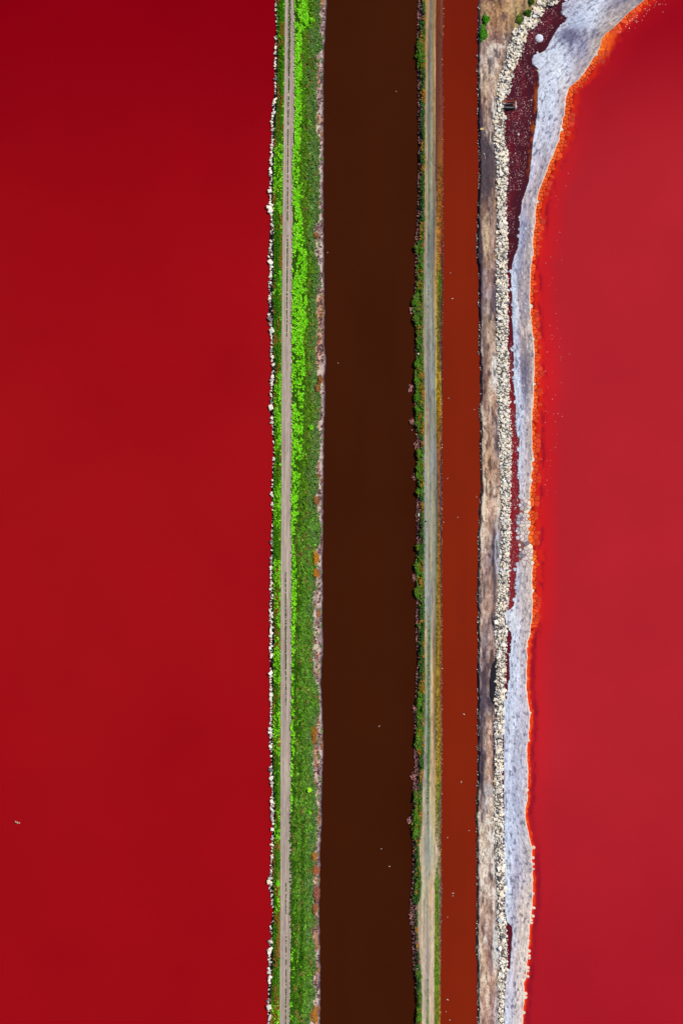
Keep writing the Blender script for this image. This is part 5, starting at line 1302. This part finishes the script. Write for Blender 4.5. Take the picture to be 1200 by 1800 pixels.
# ------------------------------------------------------------------ birds
def bird_meshes():
    n = 8
    sec = [(-0.30, 0.02, 0.03), (-0.22, 0.09, 0.08), (-0.06, 0.15, 0.14), (0.10, 0.14, 0.13), (0.22, 0.08, 0.09), (0.28, 0.05, 0.06)]
    V = [(x, w * math.cos(k * 2 * math.pi / n), 0.08 + h * math.sin(k * 2 * math.pi / n)) for x, w, h in sec for k in range(n)]
    F = [(i * n + k, i * n + (k + 1) % n, (i + 1) * n + (k + 1) % n, (i + 1) * n + k) for i in range(len(sec) - 1) for k in range(n)]
    T = list(tri(F)) + [(0, k, k + 1) for k in range(1, n - 1)] + [((len(sec) - 1) * n, (len(sec) - 1) * n + k, (len(sec) - 1) * n + k + 1) for k in range(1, n - 1)]
    body = mesh_np('body', np.array(V), np.array(T), smooth=True); body.materials.append(M_feather)
    sec = [(0.23, 0.035, 0.035, 0.14), (0.25, 0.06, 0.06, 0.24), (0.31, 0.07, 0.065, 0.28), (0.37, 0.045, 0.045, 0.28), (0.39, 0.02, 0.02, 0.275)]
    V = [(x, w * math.cos(k * 2 * math.pi / n), zc + h * math.sin(k * 2 * math.pi / n)) for x, w, h, zc in sec for k in range(n)]
    F = [(i * n + k, i * n + (k + 1) % n, (i + 1) * n + (k + 1) % n, (i + 1) * n + k) for i in range(len(sec) - 1) for k in range(n)]
    head = mesh_np('head', np.array(V), tri(F), smooth=True); head.materials.append(M_feather)
    V = [(0.38, -0.02, 0.28), (0.38, 0.02, 0.28), (0.38, 0, 0.30), (0.48, 0, 0.265)]
    beak = mesh_np('beak', np.array(V), np.array([(0, 1, 3), (1, 2, 3), (2, 0, 3)])); beak.materials.append(M_beak)
    return body, head, beak
BM = bird_meshes()
protos = [link('body', BM[0]), link('head', BM[1]), link('beak', BM[2])]
proto = empty('bird', (0, 0, 0.02)); proto.scale = (1.35,) * 3
protos[0].parent = proto; protos[1].parent = proto; protos[2].parent = protos[1]
def place_bird(i, px, py, label, group, s):
    if i == 0: r = proto
    else:
        r = proto.copy(); COL.objects.link(r)
        m = {}
        for c in protos:
            d = c.copy(); COL.objects.link(d); m[c] = d
            d.parent = r if c.parent is proto else m[protos[1]]
    r.location = (float(wx(px)), float(wy(py)), 0.0)
    r.rotation_euler = (0, 0, rng.uniform(0, 6.28)); r.scale = (s * 0.8,) * 3
    tag(r, label, 'bird', group)
ordn = ['topmost', 'second', 'third', 'fourth', 'fifth', 'sixth', 'seventh', 'eighth', 'ninth', 'tenth', 'eleventh', 'twelfth', 'thirteenth', 'fourteenth', 'fifteenth', 'sixteenth', 'seventeenth', 'eighteenth']
i = 0
bl = [(696, 161), (575.5, 444), (594, 638), (724, 743.5), (723.5, 756), (666, 1276.5), (670, 1492), (684, 1523)]
desc = ['near the middle levee at the top', 'close to the green levee shore', 'right of the upper green levee', 'by a pink tuft, upper of two', 'by a pink tuft, lower of two', 'in mid canal, alone', 'upper of the pair near the bottom', 'lower of the pair near the bottom']
for (px, py), d in zip(bl, desc):
    place_bird(i, px, py, 'small white bird floating on the dark brown canal ' + d, 'white birds on the brown canal', 1.2 if py in (1276.5, 1523) else 0.85); i += 1
rl = [(791, 480), (794.5, 525), (788, 700), (833, 720), (786, 841), (837, 873.5), (804, 909.5), (779, 918), (815, 1255.5), (810, 1374.5), (824, 1460), (786, 1472), (795.5, 1570), (795.5, 1574.5), (786, 1612), (786, 1757), (783.5, 1778), (790, 1793)]
for k, (px, py) in enumerate(rl):
    place_bird(i, px, py, f'{ordn[k]} white bird from the top floating on the rust red canal' if k else 'topmost white bird floating on the rust red canal', 'white birds on the rust red canal', 1.4 if py in (1255.5, 1374.5, 1757, 525, 1570) else 0.9); i += 1

print('objects', len(bpy.data.objects), 'tris', sum(len(m.polygons) for m in bpy.data.meshes))
